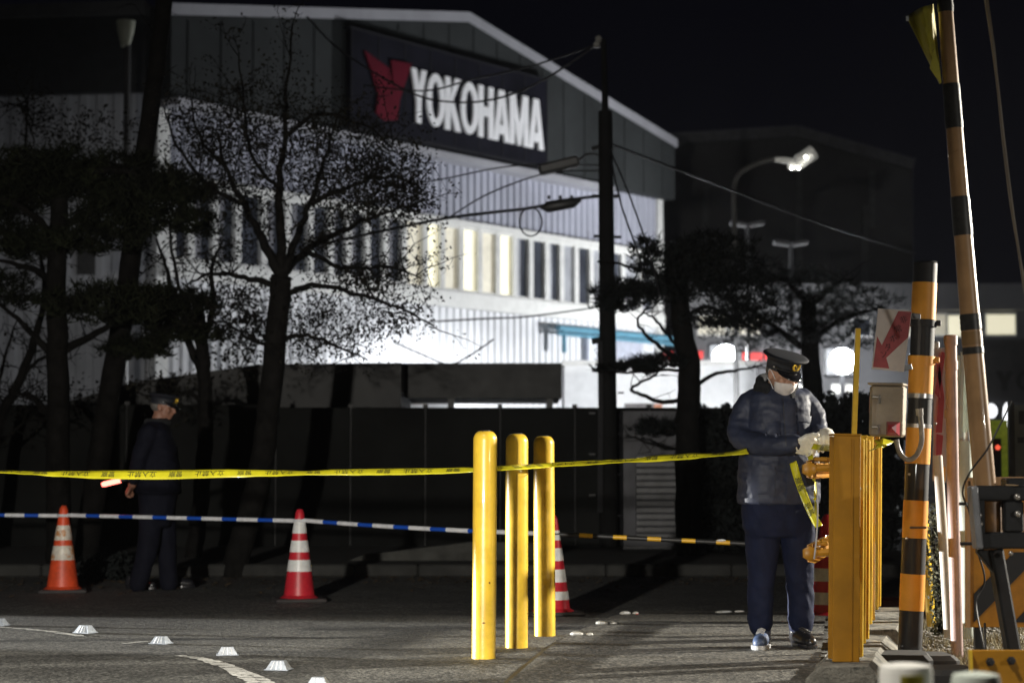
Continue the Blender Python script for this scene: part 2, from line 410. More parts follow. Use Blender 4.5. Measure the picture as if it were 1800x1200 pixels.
M_lit1 = mat('lit_glass_bright', (.8, .78, .6), .5, emit=(1, .93, .68), estr=.72)
M_lit2 = mat('lit_glass_dim', (.6, .58, .5), .5, emit=(1, .9, .66), estr=.30)
M_frame = mat('window_frame', (.72, .72, .70), .45, var=.06)
z_e = FU(1166, 247)[1]; z_l2 = FU(1150, 350)[1]; z_w1 = FU(1100, 444)[1]; z_w0 = FU(1040, 541)[1]
ua, za = FU(800, 26)
ul, zl = FU(300, 18)
fac = thing('factory_building', A, 'white and lavender corrugated factory hall with dark gable band and lit window strip', 'building')
m = MB(); corrug(m, 0, LEN - .35, z_w1 + .12, z_l2, 0); m.build('upper_wall', M_lav, fac)
m = MB(); corrug(m, 0, LEN - .35, 0, z_w0 - .32, 0); m.build('lower_wall', M_white, fac)
m = MB()   # gable band: dark, overhanging
pl = [(-.1, z_l2), (LEN, z_l2), (LEN, z_e), (ua, za), (-.1, zl)]
k = len(pl); m.add([FP(u, z, .45) for u, z in pl] + [FP(u, z, -1) for u, z in pl], [tuple(range(k))] + [(i, k + i, k + (i + 1) % k, (i + 1) % k) for i in range(k)])
m.build('gable_band', M_dark, fac)
m = MB()
for u in [i * 1.05 + .4 for i in range(int(LEN / 1.05))]:
    zt = zl + (za - zl) * u / ua if u < ua else za + (z_e - za) * (u - ua) / (LEN - ua)
    m = MB(); slab(m, u, u + .03, z_l2 + .02, zt - .35, .45, .475); m.build('panel_seam', M_dark, fac)
m = MB()
for (u0, z0), (u1, z1) in (((-.2, zl), (ua, za)), ((ua, za), (LEN + .1, z_e))):
    a, b = FP(u0, z0, .5), FP(u1, z1, .5); dn = Vector((0, 0, -.26))
    q = [a, b, b + dn, a + dn]; m.add(q + [v - nd_ * .3 for v in q], [(0, 1, 2, 3), (0, 4, 5, 1), (3, 2, 6, 7), (1, 5, 6, 2), (0, 3, 7, 4)])
m.build('roof_trim', M_trim, fac)
m = MB(); a, b, c = FP(-.2, zl, .45), FP(ua, za, .45), FP(LEN + .1, z_e, .45); bk = -nd_ * 34
m.add([a, b, c, a + bk, b + bk, c + bk], [(0, 1, 4, 3), (1, 2, 5, 4)]); m.build('roof', mat('metal_roof', (.12, .12, .13), .5), fac)
m = MB(); a, b = FP(LEN - .35, 0, 0), FP(LEN - .35, z_l2, 0); m.add([a, b, b + bk, a + bk], [(0, 1, 2, 3)])
a, b = FP(0, 0, 0), FP(0, zl, 0); m.add([a, b, b + bk, a + bk], [(0, 1, 2, 3)]); m.build('side_wall', M_white, fac)
m = MB(); slab(m, 0, LEN * .83, z_l2 - .17, z_l2 - .003, .02, .6); m.build('flashing', M_trim, fac)
m = MB(); slab(m, 0, LEN - .3, z_w1 - .02, z_w1 + .14, 0, .22); m.build('lintel', M_frame, fac)
m = MB(); slab(m, 0, LEN - .3, z_w0 - .42, z_w0, 0, .26); m.build('sill', M_frame, fac)
m = MB(); slab(m, -.15, .22, 0, z_l2 - .2, -.05, .12); m.build('corner_trim', M_frame, fac); m = MB(); slab(m, LEN - .5, LEN - .2, 0, z_l2 - .01, -.05, .14); m.build('corner_trim', M_frame, fac)
m = MB(); slab(m, 0, LEN - .4, z_w0 - .05, z_w1 + .05, -.5, -.45); m.build('inner_wall', M_blind, fac)
bx = [262, 296, 330, 372, 412, 458, 500, 540, 575, 607, 640, 672, 705, 742, 772, 805, 838, 870, 899, 928, 956, 982, 1008, 1034, 1062, 1090, 1120, 1146]
stt = 'dddddddddddDcLcLcLdddbdbdbdbb'
for i in range(len(bx) - 1):
    u0 = FU(bx[i], 480)[0]; u1 = FU(bx[i + 1], 480)[0]; u0 = max(u0, .1)
    s = stt[i]; f = MB(); t_ = .09
    slab(f, u0, u0 + t_, z_w0, z_w1, -.05, .13); slab(f, u1 - t_, u1, z_w0, z_w1, -.05, .12)
    slab(f, u0 + t_, u1 - t_, z_w1 - .08, z_w1, -.04, .1); slab(f, u0 + t_, u1 - t_, z_w0, z_w0 + .08, -.04, .1)
    wn = f.build('window', M_frame, fac)
    mp = {'d': M_dglass, 'D': M_dglass, 'b': M_blind, 'c': M_lit2, 'L': M_lit1}[s]
    p = MB(); slab(p, u0 + t_ + .002, u1 - t_ - .002, z_w0 + .08, z_w1 - .08, -.02, 0); p.build('pane', mp, wn)
    if s in 'dD' and i % 3 != 1:
        p = MB(); slab(p, u0 + t_ + .01, (u0 + u1) / 2, z_w0 + .09, z_w1 - .09, .004, .012); p.build('blind', M_blind if i > 16 else mat('dark_blind', (.13, .13, .15), .7), wn)
m = MB()   # blue pipe across the lower wall
m.tube([FP(FU(955, 600)[0], FU(960, 578)[1], .5), FP(FU(1190, 600)[0], FU(960, 578)[1] + .0, .5)], .09, 8)
uu = FU(966, 600)[0]; m.tube([FP(uu, FU(960, 578)[1], .5), FP(uu, FU(960, 620)[1], .5)], .07, 8)
m.tube([FP(FU(955, 600)[0], FU(960, 588)[1], .5), FP(FU(1190, 600)[0], FU(960, 588)[1], .5)], .05, 8)
m.build('pipe', mat('blue_pipe', (.10, .26, .36), .4), fac)
for q in (1022, 1048): 
    m = MB(); u = FU(q, 600)[0]; slab(m, u, u + .12, 0, FU(q, 590)[1], .05, .2); m.build('downpipe', mat('steel_pipe', (.3, .33, .4), .4), fac)
m = MB(); u0 = FU(1078, 600)[0]; slab(m, u0, u0 + 1.4, .1, FU(1078, 596)[1], .06, .12); m.build('door', mat('grey_door', (.42, .44, .52), .5), fac)

# name board of the factory and its letters
M_sign = mat('board_black', (.010, .010, .016), .75, spec=.06, var=.2, scale=.8)
M_letter = mat('letter_white', (.86, .86, .88), .4, var=.03)
M_yred = mat('emblem_red', (.10, .006, .016), .6, spec=.1, var=.1, scale=2)
su0, sz1 = FU(618, 55, .7); su1, sz0 = FU(961, 290, .7)
sz0 = FU(961, 292, .7)[1]; sz1a = FU(618, 50, .7)[1]; sz1b = FU(961, 143, .7)[1]; sz1 = (sz1a + sz1b) / 2
sg = thing('factory_sign', FP((su0 + su1) / 2, sz0, .7), 'large black board with red Y emblem and white lettering on the gable', 'sign')
m = MB(); slab(m, su0, su1, sz0, sz1, .55, .7); m.build('board', M_sign, sg)
m = MB()
for q in range(9):
    u = su0 + (su1 - su0) * q / 8; slab(m, u - .02, u + .02, sz0 + .01, sz1 - .01, .7, .715)
slab(m, su0 - .05, su1 + .05, sz1, sz1 + .06, .5, .72); slab(m, su0 - .05, su1 + .05, sz0 - .06, sz0, .5, .72)
m.build('frame', mat('sign_frame', (.016, .016, .02), .7, spec=.1), sg)
def ring(n=28):
    o = []; i_ = []
    for k in range(n):
        t = 2 * math.pi * k / n; c, s = math.cos(t), math.sin(t)
        o.append((.5 + .5 * c, .5 + .5 * s)); i_.append((.5 + .5 * c * .46, .5 + .5 * s * .70))
    return o, i_
GL = {'Y': [[(0, 1), (.34, 1), (.5, .68), (.66, 1), (1, 1), (.66, .42), (.66, 0), (.34, 0), (.34, .42)]],
      'K': [[(0, 0), (.33, 0), (.33, 1), (0, 1)], [(.33, .42), (.66, 0), (1.03, 0), (.52, .58)], [(.33, .40), (.45, .55), (.99, 1), (.62, 1), (.33, .66)]],
      'H': [[(0, 0), (.33, 0), (.33, 1), (0, 1)], [(.67, 0), (1, 0), (1, 1), (.67, 1)], [(.33, .42), (.67, .42), (.67, .6), (.33, .6)]],
      'A': [[(0, 0), (.31, 0), (.5, .72), (.5, 1), (.33, 1)], [(1, 0), (.67, 1), (.5, 1), (.5, .72), (.69, 0)], [(.34, .14), (.66, .14), (.61, .32), (.39, .32)]],
      'M': [[(0, 0), (.24, 0), (.24, 1), (0, 1)], [(.76, 0), (1, 0), (1, 1), (.76, 1)], [(.24, 1), (.24, .55), (.42, 0), (.5, 0), (.5, .42), (.3, 1)], [(.76, 1), (.76, .55), (.58, 0), (.5, 0), (.5, .42), (.7, 1)]]}
def letter(mb, ch, M4, wd, h, th):
    if ch == 'O':
        o, i_ = ring(); n = len(o)
        vo = [M4 @ Vector((x * wd, y * h, 0)) for x, y in o + i_] + [M4 @ Vector((x * wd, y * h, th)) for x, y in o + i_]
        fs = []
        for k in range(n):
            j = (k + 1) % n; fs += [(2 * n + k, 2 * n + j, 3 * n + j, 3 * n + k), (k, j, 2 * n + j, 2 * n + k), (n + j, n + k, 3 * n + k, 3 * n + j)]
        mb.add(vo, fs)
    else:
        for k, pg in enumerate(GL[ch]): mb.prism([(x * wd, y * h) for x, y in pg], M4, th + k * .003)
lu0 = FU(719, 200, .7)[0]; lu1 = FU(953, 200, .7)[0]
lz0 = FU(952, 265, .7)[1]; lz1 = FU(722, 120, .7)[1]
wids = [.95, 1.15, 1.0, 1.15, 1.0, 1.1, 1.3, 1.1]; gap = -.02; tot = sum(wids) + gap * 7; uu = lu0; sc = (lu1 - lu0) / tot
for ch, wd in zip('YOKOHAMA', wids):
    m = MB(); letter(m, ch, frame4(FP(uu, lz0, .72), ud, (0, 0, 1)), wd * sc * .97, lz1 - lz0, .06); m.build('letter', M_letter, sg); uu += (wd + gap) * sc
eu0, ez1 = FU(638, 90, .7); eu1 = FU(720, 110, .7)[0]; ez0 = FU(680, 214, .7)[1]; W = eu1 - eu0; H_ = ez1 - ez0
m = MB(); M4 = frame4(FP(eu0, ez0, .72), ud, (0, 0, 1))
for pg in ([(0, 1), (.52, .82), (.62, .44), (.30, .36), (.14, .72)], [(.56, .96), (1.0, .98), (.74, .36), (.34, .34), (.62, .44)],
           [(.29, .355), (.74, .355), (.70, .05), (.42, 0), (.24, .1)]):
    m.prism([(x * W, y * H_) for x, y in pg], M4, .05)
m.build('emblem', M_yred, sg)

# side wing of the factory, left
wgA = P(-60, 600, 44.6); wgA.z = 0; wgB = Vector((A.x - .25, A.y + .05, 0))
wd_ = (wgB - wgA); WL = wd_.length; wd_.normalize(); wn_ = Vector((wd_.y, -wd_.x, 0))
wing = thing('factory_wing', wgA, 'dim grey corrugated side wing with a dark upper band at the left edge', 'building')
z1 = P(100, 171, 44.5).z; z2 = P(100, 19, 44.5).z
m = MB(); k = 0; u = 0; pr = []
while u < WL:
    for du, dd in ((0, 0), (.16, 0), (.2, .05), (.36, .05)): pr.append((min(u + du, WL), dd))
    u += .4
n = len(pr); m.add([wgA + wd_ * a + wn_ * o for a, o in pr] + [wgA + wd_ * a + wn_ * o + Vector((0, 0, z1)) for a, o in pr], [(i, i + 1, n + i + 1, n + i) for i in range(n - 1)])
m.build('lower_wall', mat('wing_cladding', (.42, .43, .46), .6, var=.12, scale=.5), wing)
def wbox(mb, u0, u1, z0, z1_, o0, o1):
    vs = [wgA + wd_ * u + wn_ * o + Vector((0, 0, z)) for o in (o0, o1) for z in (z0, z1_) for u in (u0, u1)]
    mb.add(vs, [(0, 2, 3, 1), (4, 5, 7, 6), (0, 1, 5, 4), (2, 6, 7, 3), (0, 4, 6, 2), (1, 3, 7, 5)])
m = MB(); wbox(m, 0, WL - .01, z1, z2, -.8, .25); m.build('upper_band', mat('black_cladding', (.03, .032, .034), .6), wing)
m = MB(); wbox(m, -.1, WL, z2 - .25, z2 + .05, -.5, .4); m.build('roof_trim', mat('dull_trim', (.11, .11, .11), .6), wing)
m = MB(); wbox(m, WL * .62, WL * .72, 5.3, 6.1, .02, .1); m.build('vent', mat('vent_grey', (.05, .05, .05), .6), wing)

# second hall behind, right
hb = thing('dark_hall', P(1385, 800, 78) * 1, 'large unlit dark grey hall with a low gable behind the pine', 'building'); hb.location.z = 0
def hp(px, py, d=78): return P(px, py, d)
pl = [(1165, 240), (1400, 226), (1604, 284)]; base = [Vector((hp(1604, 600).x, 78, 0)), Vector((hp(1165, 600).x, 78, 0))]
q = [hp(*a) for a in pl]; m = MB(); m.add([base[1], base[0], q[2], q[1], q[0]], [(0, 1, 2, 3, 4)])
e = Vector((2, 30, 0)); m.add([base[0], base[0] + e, q[2] + e, q[2]], [(0, 1, 2, 3)]); m.build('wall', mat('hall_wall', (.10, .10, .10), .7, var=.15, scale=.3), hb)
m = MB(); 
for a, b in ((q[0], q[1]), (q[1], q[2])): m.bar(a + Vector((0, -.15, -.15)), b + Vector((0, -.15, -.15)), .3, .45)
m.build('roof_trim', mat('hall_trim', (.17, .17, .18), .6), hb)
m = MB(); m.add([q[0], q[1], q[2], q[0] + e, q[1] + e, q[2] + e], [(0, 1, 4, 3), (1, 2, 5, 4)]); m.build('roof', MATS['metal_roof'], hb)
for x, y0, y1 in ((1533, 300, 400), (1521, 360, 560), (1240, 330, 600), (1405, 300, 560)):
    a, b = hp(x, y0, 77.8), hp(x, y1, 77.8); m = MB(); m.bar(a, b, .22, .12); m.build('downpipe', mat('hall_pipe', (.15, .15, .15), .6), hb)

# low office building on the right with lit windows and the red light strip
D3 = 62
lo = thing('low_office', Vector((P(1500, 600, D3).x, D3, 0)), 'long low office with grey fascia and lit windows behind the crossing', 'building')
def rbox(mb, x0, y0, x1, y1, d, th):
    a, b = P(x0, y1, d), P(x1, y0, d); mb.box(((a.x + b.x) / 2, d + th / 2, (a.z + b.z) / 2), (abs(b.x - a.x), th, abs(b.z - a.z))); return mb
def gbox(mb, x0, y0, x1, d, th):
    a, b = P(x0, y0, d), P(x1, y0, d); mb.box(((a.x + b.x) / 2, d + th / 2, a.z / 2), (abs(b.x - a.x), th, a.z)); return mb
m = MB(); gbox(m, 1195, 545, 1960, D3, 8); m.build('wall', mat('office_wall', (.11, .11, .115), .6, var=.15, scale=.4), lo)
m = MB(); rbox(m, 1190, 498, 1965, 544, D3 - .8, 9); m.build('fascia', mat('office_fascia', (.15, .15, .155), .5, var=.1, scale=.3), lo)
for x0, y0, x1, y1, mm in ((1228, 556, 1275, 588, M_lit2), (1285, 560, 1335, 588, M_lit2), (1640, 553, 1662, 588, M_lit2), (1668, 555, 1702, 590, M_lit1), (1735, 553, 1784, 587, M_lit1), (1560, 556, 1600, 590, M_lit2), (1500, 560, 1530, 590, M_dglass)):
    m = MB(); rbox(m, x0 - 3, y0 - 3, x1 + 3, y1 + 3, D3 - .06, .05); w_ = m.build('window', M_frame if mm is not M_lit1 else M_frame, lo)
    m = MB(); rbox(m, x0, y0, x1, y1, D3 - .09, .02); m.build('pane', mm, w_)
M_redneon = mat('red_light_strip', (.5, .02, .02), .5, emit=(1, .07, .06), estr=.75)
for x0, x1, y0 in ((1150, 1182, 618), (1196, 1236, 617), (1300, 1340, 620), (1345, 1366, 619), (1412, 1436, 617)):
    m = MB(); rbox(m, x0, y0, x1, y0 + 13, D3 - .14, .1); m.build('red_light_strip', M_redneon, lo)
M_door = mat('lit_opening', (.8, .8, .75), .5, emit=(1, .97, .88), estr=.85)
for x0, y0, x1, y1 in ((1212, 672, 1240, 708), (1250, 676, 1286, 712), (1374, 640, 1386, 664), (1374, 676, 1390, 694), (1400, 676, 1422, 694), (1392, 700, 1420, 712), (1462, 675, 1480, 692), (1486, 675, 1500, 690)):
    m = MB(); rbox(m, x0, y0, x1, y1, D3 - .12, .05); w_ = m.build('window', M_frame, lo); m = MB(); rbox(m, x0 + 2, y0 + 2, x1 - 2, y1 - 2, D3 - .15, .02); m.build('pane', M_door, w_)

# dark board with the same name near the right edge
D4 = 40
sb = thing('gate_sign', Vector((P(1800, 600, D4).x, D4, 0)), 'dark board with dull grey capital letters cut by the right edge', 'sign')
m = MB(); rbox(m, 1722, 596, 2080, 708, D4, .15); m.build('board', mat('gate_board', (.07, .07, .075), .6), sb)
for x in (1735, 2060): m = MB(); gbox(m, x, 700, x + 12, D4 + .16, .12); m.build('post', mat('sign_post', (.06, .06, .06), .6), sb)
M_gl = mat('dull_letter', (.018, .018, .02), .5); uu = P(1748, 600, D4).x; z0 = P(1748, 686, D4).z; z1_ = P(1748, 652, D4).z
for ch in 'YOKOHAMA':
    m = MB(); ww = (z1_ - z0) * .95; letter(m, ch, frame4((uu, D4 - .005, z0), (1, 0, 0), (0, 0, 1)), ww, z1_ - z0, .03); m.build('letter', M_gl, sb); uu += ww * 1.12

# ---------------------------------------------------------------- fence, shelters, shed between street and yard
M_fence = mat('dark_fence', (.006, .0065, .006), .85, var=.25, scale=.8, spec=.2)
DF = 24.0
fn = thing('boundary_fence', Vector((-1, DF, 0)), 'dark solid boundary fence of vertical panels behind the tree trunks', 'fence')
random.seed(11); x = P(-40, 715, DF).x; xe = P(1290, 715, DF).x; zt = P(900, 716, DF).z; k = 0
while x < xe:
    w_ = .9; zz = zt + (.035 if P(480, 700, DF).x > x else 0)
    if k == 0 or True:
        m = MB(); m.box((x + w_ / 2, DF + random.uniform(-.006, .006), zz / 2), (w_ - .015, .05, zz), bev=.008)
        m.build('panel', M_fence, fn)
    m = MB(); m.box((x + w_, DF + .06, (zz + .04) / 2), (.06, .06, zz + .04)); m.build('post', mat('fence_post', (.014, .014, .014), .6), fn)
    x += w_; k += 1
# roller-shutter store beside the pole
rs = thing('shutter_store', P(1140, 960, 23), 'small grey store with horizontal shutter slats beside the utility pole', 'shed'); rs.location.z = 0
a = P(1096, 722, 23); b = P(1192, 722, 23)
m = MB(); m.box(((a.x + b.x) / 2, 23.5, a.z / 2), (b.x - a.x, .9, a.z)); m.build('wall', mat('store_wall', (.05, .05, .06), .6, var=.2, scale=2), rs)
M_slat = mat('shutter_slat', (.05, .05, .055), .45, var=.2, scale=5); z = .25
while z < P(1100, 800, 23).z + .02:
    m = MB(); m.box(((a.x + b.x) / 2 + .13, 23.03, z), (.62, .03, .068), bev=.01); m.build('slat', M_slat, rs); z += .075
m = MB(); m.box(((a.x + b.x) / 2 + .05, 23.0, .12), (.75, .08, .03)); m.build('rail', M_slat, rs)
# flat dark canopy with light passing below
sh = thing('dark_canopy', P(840, 900, 27), 'long flat black canopy with a bright gap below its fascia', 'canopy'); sh.location.z = 0
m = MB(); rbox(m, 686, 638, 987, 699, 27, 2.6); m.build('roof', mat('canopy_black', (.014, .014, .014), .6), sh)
for x_ in (694, 793, 966):
    m = MB(); a = P(x_, 699, 27.3); m.box((a.x, 27.3, a.z / 2), (.09, .09, a.z)); m.build('post', mat('canopy_post', (.015, .015, .015), .5), sh)
# pitched dark shed left of the canopy
s2 = thing('dark_shed', P(560, 900, 26), 'low unlit shed with a sloping roof behind the leafy tree', 'shed'); s2.location.z = 0
pl = [(455, 640), (705, 637), (705, 720), (100, 712), (230, 672)]
q = [P(x_, y_, 26) for x_, y_ in pl]; n = len(q); m = MB(); m.add(q + [v + Vector((0, 2.5, 0)) for v in q], [tuple(range(n))] + [(i, (i + 1) % n, n + (i + 1) % n, n + i) for i in range(n)])
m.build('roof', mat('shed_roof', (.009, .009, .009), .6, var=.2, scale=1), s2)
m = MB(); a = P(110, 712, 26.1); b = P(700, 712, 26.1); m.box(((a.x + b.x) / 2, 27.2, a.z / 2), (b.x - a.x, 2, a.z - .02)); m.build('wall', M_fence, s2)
# white portable cabin lit in the yard
cb = thing('white_cabin', P(1090, 760, 38), 'bright white cabin wall beyond the fence, right of the canopy', 'cabin'); cb.location.z = 0
M_cab = mat('cabin_white', (.78, .79, .80), .5, var=.05)
m = MB(); gbox(m, 992, 637, 1330, 38, 2.4); m.build('wall', M_cab, cb)
m = MB(); rbox(m, 988, 633, 1334, 642, 37.9, 2.6); m.build('roof', M_frame, cb)
m = MB(); rbox(m, 1098, 709, 1150, 722, 37.93, .05); m.build('panel', mat('cabin_panel', (.15, .14, .14), .6), cb)
m = MB(); rbox(m, 1150, 710, 1164, 722, 37.93, .05); m.build('panel', mat('cabin_orange', (.5, .2, .1), .6), cb)
# white van whose flank shows in the gap
vn = thing('white_van', P(840, 760, 36), 'white van flank glimpsed through the gap under the black canopy', 'van'); vn.location.z = 0
m = MB(); gbox(m, 700, 690, 790, 36, 2); m.box((P(745, 700, 36).x, 37, .95), (1.0, 2.02, .5), bev=.05); m.build('body', M_cab, vn)
m = MB(); rbox(m, 716, 700, 750, 711, 35.95, .04); m.build('window', mat('van_glass', (.55, .5, .45), .2), vn)
for x_ in (712, 778): m = MB(); m.lathe([(.3, -.1), (.32, 0), (.3, .1)], (P(x_, 700, 36).x, 36.0, .32), 16, Matrix.Rotation(R(90), 3, 'X')); m.build('wheel', mat('rubber', (.03, .03, .03), .8), vn)
# sloping retaining kerb and gutter
M_conc = mat('concrete', (.24, .23, .21), .85, var=.2, scale=6, bump=.8, bscale=70, stain=((.10, .10, .09), .55, 5))
rw = MB()
a = [P(612, 985, 20.3), P(640, 975, 20.3), P(830, 952, 20.3), P(960, 952, 20.3)]
for i in range(3):
    p, q_ = a[i], a[i + 1]; rw.add([(p.x, 20.3, 0), (q_.x, 20.3, 0), (q_.x, 20.3, q_.z), (p.x, 20.3, p.z), (p.x, 20.55, 0), (q_.x, 20.55, 0), (q_.x, 20.55, q_.z), (p.x, 20.55, p.z)], [(0, 1, 2, 3), (3, 2, 6, 7), (0, 3, 7, 4), (1, 5, 6, 2)])
rw.build('retaining_wall', mat('wall_concrete', (.045, .045, .04), .9, var=.25, scale=4), origin=(a[0].x, 20.3, 0), label='low sloping concrete retaining wall behind the yellow bollards', cat='wall')
kb = MB(); x = -6
while x < 6: kb.box((x, 19.2, .06), (.595, .15, .12), bev=.015); x += .6
lf = MB(); lr = random.Random(3)
for _ in range(900):
    x_, y_ = lr.uniform(-6, 3), 19.1 - abs(lr.gauss(0, 1.1)); 
    if y_ < 13: continue
    a_ = lr.uniform(0, 6.28); s_ = lr.uniform(.015, .035); c_ = Vector((x_, y_, lr.uniform(.006, .014))); u_ = Vector((math.cos(a_), math.sin(a_), .25)) * s_; v_2 = Vector((-math.sin(a_), math.cos(a_), .2)) * s_ * .5
    lf.add([c_ - u_, c_ + v_2, c_ + u_, c_ - v_2], [(0, 1, 2, 3)])
lf.build('fallen_leaves', mat('fallen_leaf', (.09, .06, .03), .8, var=.4, scale=9), kind='stuff', label='dry fallen leaves gathered along the dark kerb', cat='leaves')
kb.build('kerb', mat('kerb_dark', (.020, .020, .018), .85, var=.2, scale=5), kind='structure')
vg = MB(); vg.add([(-30, 19.28, .1), (30, 19.28, .1), (30, 42, .1), (-30, 42, .1)], [(0, 1, 2, 3)]); vg.build('verge', mat('soil', (.015, .014, .011), .95, bump=1, bscale=12), kind='structure')
yd = MB(); yd.add([(-30, 28, .11), (40, 28, .11), (40, 62, .11), (-30, 62, .11)], [(0, 1, 2, 3)]); yd.build('yard', asphalt('yard_asphalt', .16, 1.5), kind='structure')
# ================================================================== TREES
M_bark = mat('bark', (.005, .0045, .004), .95, spec=.15, var=.3, scale=8, bump=1, bscale=30)
M_bark2 = mat('bark_grey', (.006, .0055, .005), .95, spec=.15, var=.3, scale=8, bump=1, bscale=30)
M_leaf = mat('dry_leaf', (.010, .009, .006), .9, spec=.2, var=.4, scale=3)
M_needle = mat('pine_needle', (.008, .010, .004), .9, spec=.2, var=.4, scale=3)
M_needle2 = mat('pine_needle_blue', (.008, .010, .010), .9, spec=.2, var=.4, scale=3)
rnd = random.Random(5)
def rv(s=1.0): return Vector((rnd.uniform(-s, s), rnd.uniform(-s, s), rnd.uniform(-s, s)))
def curve(pts, sub=5, jit=0.0):
    out = []; n = len(pts)
    for i in range(n - 1):
        p0, p1, p2, p3 = pts[max(i - 1, 0)], pts[i], pts[i + 1], pts[min(i + 2, n - 1)]
        for k in range(sub):
            t = k / sub
            v = .5 * ((2 * p1) + (p2 - p0) * t + (2 * p0 - 5 * p1 + 4 * p2 - p3) * t * t + (3 * p1 - p0 - 3 * p2 + p3) * t ** 3)
            out.append(v + rv(jit))
    out.append(pts[-1]); return out
def limb(mb, pts, r0, r1, n=7, jit=.01):
    c = curve(pts, 5, jit); k = len(c); mb.tube(c, [r0 + (r1 - r0) * i / (k - 1) for i in range(k)], n); return c
def twigs(mb, line, cnt, ln, r, tips, lvl=2, up=.25, flat=1.0):
    for _ in range(cnt):
        i = rnd.randrange(len(line) // 4, len(line)); p = line[i]
        d = rv(1); d.z = d.z * flat + up; d.normalize(); L_ = ln * rnd.uniform(.5, 1.2); q = [p]
        for s in range(4): 
            d = (d + rv(.35)).normalized(); q.append(q[-1] + d * L_ / 4)
        mb.tube(q, [r, r * .8, r * .6, r * .45, r * .3], 4, False)
        tips.extend(q[1:])
        if lvl > 1: twigs(mb, q, max(2, cnt // 5), ln * .55, r * .5, tips, lvl - 1, up, flat)
def leaves(mb, tips, per, spread, size):
    vs = []; fs = []
    for t in tips:
        for _ in range(per):
            p = t + rv(spread); a = rv(1).normalized(); b = a.cross(rv(1)).normalized(); s = size * rnd.uniform(.6, 1.3)
            k = len(vs); vs += [p - a * s, p + b * s * .5, p + a * s, p - b * s * .5]; fs.append((k, k + 1, k + 2, k + 3))
    mb.add(vs, fs)
def pad(mb, c, rx, ry, rz, n, L_=.11):
    rz = rz * 1.15
    """a flat pad of pine needles: tufts of thin blades"""
    vs = []; fs = []
    for _ in range(n):
        while True:
            q = rv(1)
            w_ = .75 + .55 * noise.noise(Vector((c[0] * 3 + math.atan2(q.z, q.x) * 1.6, q.y * 2, c[2] * 5)))
            if q.length < w_ + .25 and (noise.noise(Vector(c) * 2 + Vector((q.x * rx, q.y * ry, q.z * rz)) * 5.5) > -.10): break
        p = Vector(c) + Vector((q.x * rx, q.y * ry, q.z * rz + rz * .3 * (1 - q.x * q.x)))
        for _ in range(4):
            d = rv(1); d.z = abs(d.z) * .9 + .1; d.normalize(); e = d.cross(rv(1)).normalized() * .0045 * rnd.uniform(.8, 2); k = len(vs)
            l_ = L_ * rnd.uniform(.6, 1.3); vs += [p - e, p + e, p + d * l_ + e * .3, p + d * l_ - e * .3]; fs.append((k, k + 1, k + 2, k + 3))
    mb.add(vs, fs)

def px(d, *pts): return [P(x, y, d + (z[0] if z else 0)) for x, y, *z in pts]

# 1: straight pine trunk near the left edge, with layered pads
d = 19.6; t = thing('pine_tree', P(100, 1000, d), 'upright dark pine with a thick straight trunk behind the orange cone', 'tree'); t.location.z = 0
m = MB(); ln1 = limb(m, px(d, (104, 1020), (103, 880), (101, 700), (100, 520), (102, 400), (112, 300)), .13, .08, 10)
tips = []
br = [[(104, 430), (60, 380, -.3), (10, 350, -.5), (-40, 340, -.5)], [(103, 400), (170, 370, .4), (240, 350, .5), (330, 345, .5)], [(102, 620), (160, 590, .2), (220, 560, .3), (300, 540, .3)], [(108, 330), (60, 300, .5), (20, 290, .5)], [(110, 310), (190, 300, -.5), (260, 310, -.6)],
      [(102, 500), (50, 470, .2), (-20, 455, .2)], [(102, 640), (70, 600), (30, 560), (-20, 520)], [(108, 760), (60, 700, .4), (20, 690, .4)]]
for b in br: twigs(m, limb(m, px(d, *b), .05, .012), 9, .35, .008, tips, 2, .2, .5)
m.build('trunk', M_bark, t); m = MB()
for x, y, a, b, n in ((20, 345, 95, 38, 1500), (105, 325, 110, 42, 1900), (215, 335, 120, 45, 2100), (310, 345, 75, 22, 900), (60, 440, 80, 22, 900), (170, 430, 90, 18, 700),
                   (190, 545, 120, 30, 1500), (300, 545, 85, 26, 1300), (10, 520, 60, 30, 500), (70, 300, 80, 22, 800), (330, 395, 60, 20, 600), (-10, 400, 60, 40, 700), (210, 395, 90, 26, 1000)):
    c = P(x, y, d + rnd.uniform(-.5, .5)); pad(m, c, a / 178, .6, b / 178, int(n * .62))
m.build('crown', M_needle, t)
# 2: tall leaning trunk
d = 20.6; t = thing('leaning_trunk', P(145, 1010, d), 'tall leaning dark trunk running out of the top of the frame', 'tree'); t.location.z = 0
m = MB(); l2 = limb(m, px(d, (146, 1012), (165, 870), (188, 720), (215, 560), (238, 400), (255, 260), (275, 120), (292, -30)), .13, .085, 10, .006)
tips = []; twigs(m, l2[12:], 6, .6, .012, tips, 2)
m.build('trunk', M_bark, t); m = MB(); 
for x, y in ((262, 560), (330, 590), (240, 620)): pad(m, P(x, y, d), .45, .4, .1, 500)
m.build('crown', M_needle, t)
